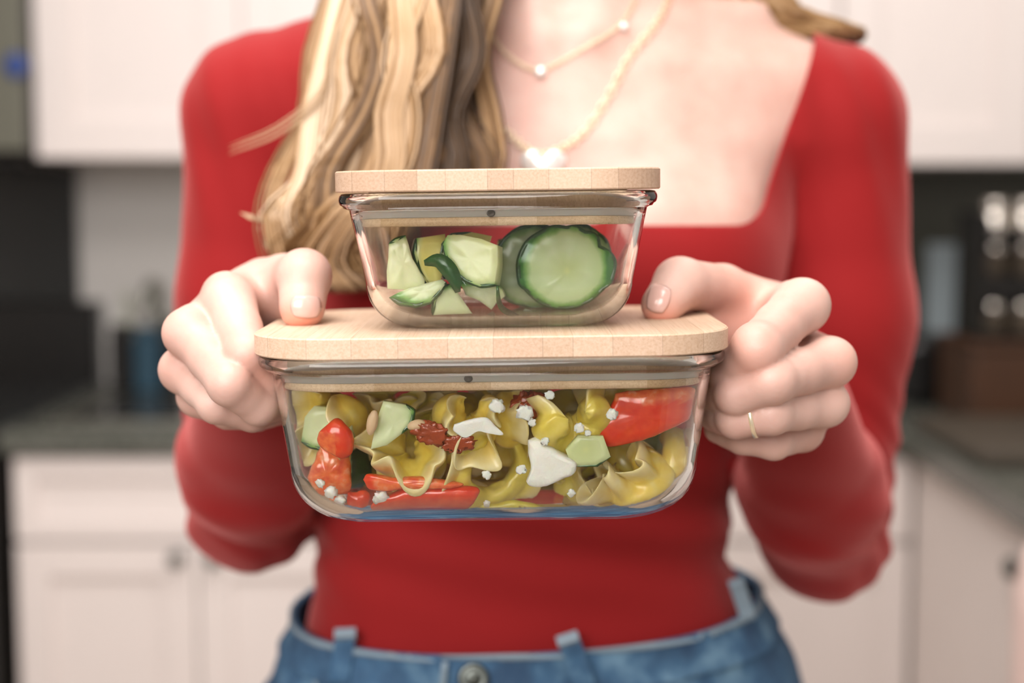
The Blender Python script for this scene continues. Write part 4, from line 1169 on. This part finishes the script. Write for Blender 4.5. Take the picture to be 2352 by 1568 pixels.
# ---- upper box
cucumber('cucumber_slice', disc(.0212, 60, .022, 1, [(R_(36), .13, .12), (R_(68), .12, .06), (R_(92), .10, .04), (R_(10), .20, -.05)]), .0065, 1302, 632, .640, (89, 0, 2),
         'large round cucumber slice facing the viewer, foremost in the small box', skin_idx=range(60), sc=(1.10, .985))
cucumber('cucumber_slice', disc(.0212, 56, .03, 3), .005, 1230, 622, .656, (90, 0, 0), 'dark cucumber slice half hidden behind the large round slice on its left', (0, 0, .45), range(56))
cucumber('cucumber_slice', disc(.0200, 56, .03, 5), .005, 1335, 612, .667, (90, 0, 2), 'cucumber slice showing behind the top right of the large round slice', (0, 0, .25), range(56))
def cpx(name, pts, nskin, c, th, Y, rot, label, tint, bx=None, k=.64):
    # refine the outline, keeping the first nskin points as the skinned edge
    out = []; ns = 0; n = len(pts)
    for q in range(n):
        a, b = pts[q], pts[(q + 1) % n]
        for t in (0, .34, .67): out.append(((a[0] + (b[0] - a[0]) * t - c[0]) / F * k, -(a[1] + (b[1] - a[1]) * t - c[1]) / F * k))
        if q == nskin - 1: ns = q * 3 + 1
    return cucumber(name, out, th, c[0], c[1], Y, rot, label, tint, range(ns), bx=bx)
cpx('cucumber_chunk', [(1020, 568), (1031, 600), (1050, 628), (1080, 650), (1115, 661), (1150, 654), (1153, 605), (1150, 563), (1110, 550), (1060, 543), (1030, 546)], 6, (1125, 562), .013, .642, (84, 3, -10),
    'chunky cucumber piece with a pale cut face, left of the round slices', (.30, .30, 0))
cpx('cucumber_wedge', [(890, 557), (905, 547), (930, 538), (938, 560), (948, 592), (976, 640), (976, 662), (930, 670), (888, 666), (886, 620), (889, 590)], 3, (930, 640), .009, .648, (86, 0, 6),
    'pale upright cucumber wedge at the left end of the small box', (.3, .6, 0))
cpx('cucumber_wedge', [(895, 688), (920, 703), (955, 708), (990, 699), (1014, 676), (1027, 650), (1018, 642), (980, 652), (935, 668)], 6, (975, 600), .006, .643, (80, 0, 0),
    'leaf-shaped cucumber wedge lying below the pale upright one', (0, .4, 0))
cpx('cucumber_wedge', [(990, 724), (993, 695), (1003, 670), (1018, 655), (1031, 650), (1060, 690), (1084, 724)], 5, (1075, 745), .008, .6425, (82, 0, 8),
    'small triangular cucumber wedge standing near the bottom centre', (0, .3, 0))
cpx('cucumber_wedge', [(1066, 705), (1052, 675), (1042, 640), (1075, 650), (1110, 664), (1142, 668), (1160, 700), (1140, 718), (1130, 736), (1100, 716)], 6, (1105, 762), .008, .6445, (84, 4, -4),
    'angular cucumber wedge under the chunky piece', (0, .35, 0))
cpx('cucumber_wedge', [(1015, 640), (1002, 600), (1010, 560), (1035, 535), (1080, 530), (1130, 540), (1110, 600), (1060, 640)], 5, (1100, 600), .008, .662, (84, 0, 10),
    'yellow-green cucumber wedge behind the chunky piece', (.8, 0, .1))
cpx('cucumber_wedge', [(950, 545), (945, 580), (955, 620), (975, 655), (1000, 665), (1015, 620), (1025, 570), (1020, 535)], 5, (1040, 590), .008, .660, (84, 0, 12),
    'yellow cucumber wedge behind the pale upright one', (1, 0, 0))
cucumber('cucumber_slice', disc(.0195, 50, .03, 8), .006, 1250, 625, .700, (75, 0, 14), 'cucumber slice leaning at the back of the small box behind the round slices', (.1, 0, .1), range(50))
pw, ix = wedge(.0195, R_(10), R_(120), (-.005, -.003))
cucumber('cucumber_wedge', pw, .010, 1160, 640, .70, (85, 20, -6), 'cucumber wedge at the back centre of the small box', (.3, 0, .1), ix)
def strap(name, pts, w0, th, mat, label, cat, bx):
    """thin bent ribbon"""
    pts = [P(*p) for p in pts]; n = 16; c = catmull(pts, n); V = []; Fc = []
    for i in range(n):
        p = Vector(c[i]); t = Vector(c[min(i + 1, n - 1)] - c[max(i - 1, 0)]).normalized(); s = t.cross(Vector((0, -1, 0))).normalized() * w0 / 2 * (.25 + .75 * math.sin(PI * (i + .5) / n))
        nn = Vector((0, -th / 2, 0))
        for q in (p - s - nn, p + s - nn, p + s + nn, p - s + nn): V.append(q)
    for i in range(n - 1):
        for k in range(4): Fc.append((i * 4 + k, i * 4 + (k + 1) % 4, i * 4 + 4 + (k + 1) % 4, i * 4 + 4 + k))
    Fc.append((0, 1, 2, 3)); Fc.append(tuple((n - 1) * 4 + k for k in range(4)))
    o = link(name, fixn(mesh(name, V, Fc)), mat); squash(o, bx); return tag(o, label, cat)
strap('cucumber_peel', [(975, 602, .644), (1010, 598, .642), (1040, 630, .641), (1052, 670, .640)], .0075, .0012, M['cukeskin'], 'dark curved strip of cucumber skin left of the chunky piece', 'peel', small)
strap('cucumber_peel', [(1142, 655, .641), (1150, 700, .640), (1185, 722, .640), (1235, 742, .642)], .0028, .0010, M['cukeskin'], 'thin cucumber peel under the large round slice', 'peel', small)
strap('cucumber_peel', [(1232, 732, .645), (1290, 748, .646), (1340, 752, .648), (1362, 742, .650)], .0018, .0010, M['cukeskin'], 'dark thin shred of peel on the floor of the small box', 'peel', small)
lump('cucumber_scrap', 3, (.007, .0012, .003), M['cuke'], 1218, 728, .643, (0, 25, 0), 'pale green cucumber scrap beside the thin peel', 'vegetable', bx=small)
lump('cucumber_scrap', 4, (.004, .001, .0012), M['feta'], 1056, 748, .645, (0, -20, 0), 'tiny pale scrap on the floor of the small box', 'vegetable', bx=small)

# ---- lower box, foremost pieces against the glass
T = tortellino
T(1, 1080, 948, .644, (100, 0, 10), 1.15, .15, 'yellow tortellini at the top centre just under the bamboo lid', fl=1.1, phi=75)
T(2, 1168, 952, .656, (70, 20, 60), 1.05, .2, 'yellow tortellini tucked right of the top centre one', fl=.9)
T(3, 1318, 965, .6425, (128, -18, 12), 1.32, .45, 'large tortellini with a broad pale flap left of the red pepper strip', fl=1.35, phi=-60)
T(4, 942, 1045, .643, (62, 8, -18), 1.22, .35, 'pale ruffled tortellini left of centre, above the red pepper wedge', fl=1.25, phi=70)
T(5, 1122, 1082, .6405, (98, 8, 35), 1.3, .6, 'green-tinged ring-shaped tortellini in the middle of the box', fl=.65, phi=10, R=.0160, rb=.62)
T(7, 1352, 1108, .648, (98, 40, 40), 1.22, .7, 'green folded tortellini right of the big feta piece', fl=1.3, phi=50)
T(8, 1455, 1112, .6425, (60, -24, -20), 1.45, .1, 'big bright yellow tortellini in the lower right', fl=1.2, phi=95)
T(9, 1340, 1190, .650, (40, 20, 60), 1.05, .2, 'pale crumpled tortellini on the floor right of centre', fl=1.3, phi=60)
T(10, 1475, 1196, .654, (30, 14, -30), 1.25, .3, 'tortellini pressed into the bottom right corner of the box', fl=1.4, phi=20)
T(11, 1548, 1060, .652, (80, 60, 80), 1.2, .1, 'pale tortellini against the right end wall', fl=1.3, phi=70)
T(12, 765, 930, .655, (110, 10, -30), 1.15, .1, 'yellow tortellini under the lid at the left end', fl=1.1)
T(13, 1262, 1140, .672, (85, 30, 0), 1.2, .95, 'dark green tortellini behind the big feta piece', fl=.8)
T(14, 1245, 1010, .672, (60, 50, 10), 1.2, .6, 'tortellini in the shade behind the broad-flapped one', fl=.8)
T(15, 1000, 960, .678, (60, 70, 10), 1.2, .5, 'tortellini in the shade behind the cucumber stick', fl=.8)
T(16, 1420, 1050, .675, (50, 10, 80), 1.2, .6, 'tortellini behind the bright yellow one', fl=.8)
T(17, 900, 1180, .675, (30, 10, 100), 1.2, .4, 'tortellini on the floor behind the red pepper wedge', fl=.8)
T(18, 1100, 1180, .680, (20, 30, 10), 1.2, .4, 'tortellini on the floor at the back centre', fl=.8)
T(19, 1380, 960, .690, (20, 30, 90), 1.2, .4, 'tortellini behind the red pepper strip', fl=.8)
T(20, 1180, 930, .700, (70, 30, 190), 1.2, .4, 'tortellini under the lid at the back of the large box', fl=.8)
T(21, 820, 980, .710, (70, 30, 150), 1.2, .4, 'tortellini at the back left of the large box', fl=.8)
T(22, 1480, 1150, .690, (40, 30, 150), 1.25, .8, 'green tortellini deep in the right half of the box', fl=.8)
rb = random.Random(5); cells = [(750 + 78 * i, 925 + 82 * k) for k in range(4) for i in range(10)]
where = ['topmost row', 'second row', 'third row', 'lowest row']
cols = ['far left', 'left end', 'left third', 'left of centre', 'centre left', 'centre right', 'right of centre', 'right third', 'right end', 'far right']
for n_, (x, y) in enumerate(cells):
    T(100 + n_, x + rb.uniform(-15, 15), y + rb.uniform(-12, 12), .640 + rb.uniform(.040, .055), (rb.uniform(0, 180), rb.uniform(0, 90), rb.uniform(0, 360)), 1.05, rb.random() * .7,
      'shaded tortellini at the back of the large box, %s, %s' % (where[n_ // 10], cols[n_ % 10]), fl=.8)
L_ = lump
def pillow(name, seed, pts, dep, mat, extra, label, cat, pw_=2.6, nz=.0006, nf=160, inner=None, tilt=0, q=.97, bend=0, k=.64):
    cx_ = sum(p[0] for p in pts) / len(pts); cy_ = sum(p[1] for p in pts) / len(pts); n = 60
    cl = catmull([((p[0] - cx_) / F * k, -(p[1] - cy_) / F * k, 0) for p in pts + pts[:1]], n + 1)[:-1]
    V = []; Fc = []; A = []; so = Vector((seed * 3.1, seed * 1.3, 0))
    ss = [0, .35, .62, .82, .93, .985, 1.0]
    lay = [(s_, -1) for s_ in ss] + [(s_, 1) for s_ in ss[-2::-1]]
    for s_, sg in lay:
        z = dep / 2 * max(0, 1 - s_ ** pw_) ** (1 / pw_) * sg
        for p in cl:
            v = Vector((p[0] * s_, p[1] * s_, z + bend * (p[0] * s_) ** 2))
            nn = mnoise.noise(v * nf + so) * nz + mnoise.noise(v * nf * 3 + so) * nz * .4
            v += Vector((v.x, v.y, z * 3)).normalized() * nn; V.append(v)
            A.append(0.0 if inner is None else (1.0 if inner(v.x / k * F + cx_, -v.y / k * F + cy_) else 0.0))
    for i in range(len(lay) - 1):
        for t in range(n): Fc.append((i * n + t, i * n + (t + 1) % n, (i + 1) * n + (t + 1) % n, (i + 1) * n + t))
    me = mesh(name, V, Fc); 
    o = link(name, me, mat); setattrf(me, 'rim', A)
    bm = bmesh.new(); bm.from_mesh(me); bmesh.ops.remove_doubles(bm, verts=bm.verts, dist=1e-6); bmesh.ops.recalc_face_normals(bm, faces=bm.faces); bm.to_mesh(me); bm.free()
    NP[0] += 1
    o.location = P(cx_, cy_, .64); o.rotation_euler = (R_(90 + tilt), 0, 0)
    settle(o, big, extra, q=q, px=cx_, py=cy_); squash(o, big, .0005 + .00006 * (NP[0] % 12)); tag(o, label, cat); return o
PW = 'red_pepper_wedge'
pillow(PW, 1, [(753, 971), (771, 959), (793, 969), (813, 998), (811, 1038), (785, 1049), (756, 1034), (736, 1012), (738, 987)], .011, M['pepper'], 0, 'upright bright red pepper wedge tip at the left', 'vegetable', 3, inner=lambda x, y: x < 775 and y > 985)
pillow(PW, 2, [(734, 1015), (763, 1030), (800, 1050), (803, 1136), (763, 1150), (720, 1150), (704, 1111), (716, 1063)], .010, M['pepper'], .0015, 'rough pale-fleshed red pepper piece below the upright tip', 'vegetable', 2.6, .0012, 220, inner=lambda x, y: True)
pillow(PW, 3, [(851, 1158), (870, 1140), (905, 1127), (942, 1114), (1014, 1112), (1060, 1113), (1100, 1120), (1098, 1138), (1069, 1168), (1025, 1191), (960, 1198), (887, 1191), (858, 1178)], .012, M['pepper'], 0, 'long red pepper wedge lying left of the centre near the bottom', 'vegetable', 2.4, .0007, q=.6)
pillow(PW, 4, [(833, 1098), (845, 1085), (873, 1089), (909, 1095), (960, 1092), (1061, 1108), (1050, 1118), (996, 1120), (923, 1122), (887, 1125), (848, 1121)], .009, M['pepper'], .0012, 'narrow pale-edged red pepper strip above the long wedge', 'vegetable', 2.4, .0007, 200, inner=lambda x, y: x > 865)
pillow(PW, 5, [(1411, 900), (1500, 888), (1583, 884), (1590, 915), (1581, 954), (1552, 976), (1480, 1009), (1400, 1025), (1367, 1009), (1371, 976), (1395, 945)], .008, M['pepper'], .002, 'broad red pepper strip under the lid at the right', 'vegetable', 3, .0008, inner=lambda x, y: y < 915)
pillow(PW, 6, [(676, 1143), (723, 1165), (763, 1147), (789, 1169), (787, 1194), (778, 1223), (734, 1226), (698, 1195)], .010, M['pepper'], 0, 'orange-red pepper piece pressed into the bottom left corner', 'vegetable', 2.4, .001, inner=lambda x, y: True, q=.6)
pillow(PW, 7, [(938, 1180), (950, 1160), (967, 1149), (985, 1149), (1001, 1172), (1016, 1225), (960, 1228), (912, 1218), (930, 1200)], .007, M['pepper'], 0, 'orange pepper flap pressed on the glass below the long wedge', 'vegetable', 2.6, .0005, inner=lambda x, y: y > 1165, q=.55)
pillow(PW, 8, [(793, 1140), (836, 1136), (851, 1154), (840, 1180), (793, 1183)], .008, M['pepper'], .001, 'small dark red pepper piece right of the feta crumbs', 'vegetable', 2.2, .001, q=.9)
pillow('tortellini', 10, [(1086, 1158), (1130, 1163), (1180, 1154), (1230, 1164), (1280, 1188), (1312, 1200), (1302, 1230), (1200, 1238), (1122, 1236), (1100, 1198)], .006, M['pasta'], 0, 'flat pale tortellini flap lying on the floor at the centre', 'pasta', 3, .0008, 110, inner=lambda x, y: y > 1172, q=.42)
L_(PW, 9, (.05, .012, .02), M['pepper'], 1000, 1160, .70, (0, 12, 0), 'red pepper strip at the back of the large box', 'vegetable', p=2.6, nz=.2)
pw, ix = wedge(.0200, R_(-35), R_(22), (-.003, -.004))
cpx('cucumber_stick', [(930, 918), (950, 930), (949, 950), (941, 968), (926, 986), (895, 1015), (860, 1027), (864, 980), (870, 945), (878, 914)], 5, (850, 955), .009, .6435, (86, 6, 4),
    'upright cucumber stick with a dark skinned right edge under the lid', (.1, .35, 0), big)
cpx('cucumber_wedge', [(690, 1018), (715, 1030), (750, 1036), (790, 1030), (815, 1010), (818, 975), (770, 935), (720, 932), (697, 960)], 5, (752, 935), .009, .650, (84, 0, -8),
    'pale green cucumber wedge at the left end behind the pepper', (.1, .3, 0), big)
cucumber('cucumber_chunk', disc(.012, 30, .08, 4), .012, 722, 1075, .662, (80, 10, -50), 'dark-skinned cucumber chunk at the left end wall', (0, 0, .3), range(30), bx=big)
cucumber('cucumber_wedge', [(.010, -.006), (.003, -.0085), (-.008, -.006), (-.009, .002), (-.002, .007), (.009, .004)], .006, 1345, 1028, .643, (86, -14, 0), 'small green cucumber piece under the broad-flapped tortellini', (.2, .1, .1), range(0, 3), bx=big)
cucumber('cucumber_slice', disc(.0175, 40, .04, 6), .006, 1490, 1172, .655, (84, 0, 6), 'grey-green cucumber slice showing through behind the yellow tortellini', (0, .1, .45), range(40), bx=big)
pillow('feta_chunk', 11, [(1214, 1009), (1236, 1003), (1262, 1020), (1291, 1038), (1322, 1058), (1316, 1085), (1283, 1103), (1254, 1112), (1214, 1107), (1218, 1075), (1213, 1042)], .013, M['feta'], -.0006, 'big white feta chunk right of the middle', 'cheese', 4.0, .0013, 110, q=.93)
pillow('feta_flake', 12, [(1043, 972), (1076, 962), (1116, 957), (1138, 975), (1155, 996), (1120, 992), (1098, 988), (1069, 1002), (1043, 988)], .004, M['feta'], -.0004, 'flat white feta flake under the top centre tortellini', 'cheese', 3.0, .0005)
crumbs = [(762, 1128, .0065, 'in front of the rough pepper piece'), (738, 1108, .0050, 'left of the crumbs on the rough pepper piece'), (782, 1148, .0060, 'at the foot of the rough pepper piece'), (876, 1140, .0085, 'under the narrow pepper strip'),
          (1198, 1076, .0055, 'between the ring-shaped tortellini and the big feta chunk'), (1205, 945, .0085, 'under the lid right of centre'), (1222, 968, .0045, 'below the one under the lid'), (1122, 1204, .0072, 'at the left tip of the flat tortellini'),
          (1312, 1128, .0040, 'right of the green folded tortellini'), (1142, 930, .0080, 'on the top centre tortellini'), (1118, 1088, .0050, 'in the hole of the ring-shaped tortellini'), (1330, 980, .0055, 'on the broad pale flap'),
          (1405, 950, .0060, 'at the left end of the broad pepper strip'), (1350, 992, .0035, 'low on the broad pale flap'), (1118, 1152, .0035, 'below the ring-shaped tortellini'), (1262, 905, .005, 'right under the lid edge'), (1252, 1012, .0045, 'on top of the big feta chunk')]
for i, (x, y, s, t) in enumerate(crumbs):
    L_('feta_crumb', 30 + i, (s * .8, s * .6, s * .72), M['feta'], x, y, .6365 if y < 1000 else .638, (0, 40 * i, 0), 'small white feta crumb ' + t, 'cheese', p=2.5, nz=.5, nf=2.4, seg=(16, 10), group='feta crumbs in the large box')
L_('sun_dried_tomato', 51, (.0150, .006, .009), M['dried'], 992, 992, .641, (0, 15, 0), 'brown-red dried tomato piece left of the feta flake', 'vegetable', p=2.2, nz=.5, nf=3)
L_('sun_dried_tomato', 52, (.0135, .006, .0075), M['dried'], 1052, 1016, .638, (0, -10, 0), 'brown-red dried tomato piece below the feta flake', 'vegetable', p=2.2, nz=.5, nf=3)
L_('sun_dried_tomato', 53, (.0150, .008, .014), M['dried'], 1215, 932, .655, (0, -10, 0), 'dark dried tomato piece behind the crumb under the lid', 'vegetable', p=2.2, nz=.5, nf=3)
L_('pine_nut', 61, (.0050, .0045, .0115), M['nut'], 856, 968, .641, (0, 12, 0), 'pale pine nut standing left of the cucumber stick', 'nut', p=2, nz=.05)
L_('pine_nut', 62, (.0085, .0045, .0050), M['nut'], 958, 974, .643, (0, -12, 0), 'pale pine nut between the cucumber stick and the dried tomato', 'nut', p=2, nz=.05)
strap('herb_shred', [(652, 1020, .655), (668, 1014, .655), (680, 1020, .655)], .0028, .0014, M['herb'], 'short green herb shred stuck on the left wall', 'herb', big)
strap('herb_shred', [(682, 1082, .650), (690, 1105, .650), (696, 1136, .650)], .0020, .0012, M['herb'], 'long green herb shred low on the left wall', 'herb', big)
o = L_('sauce_drop', 71, (.0008, .0035, .0050), M['juice'], 1612, 918, .652, (0, 0, 0), 'orange sauce drop on the right end wall', 'sauce', p=2, nz=.1, seg=(16, 10))
print('faces', sum(len(o.data.polygons) for o in bpy.data.objects if o.type == 'MESH'))
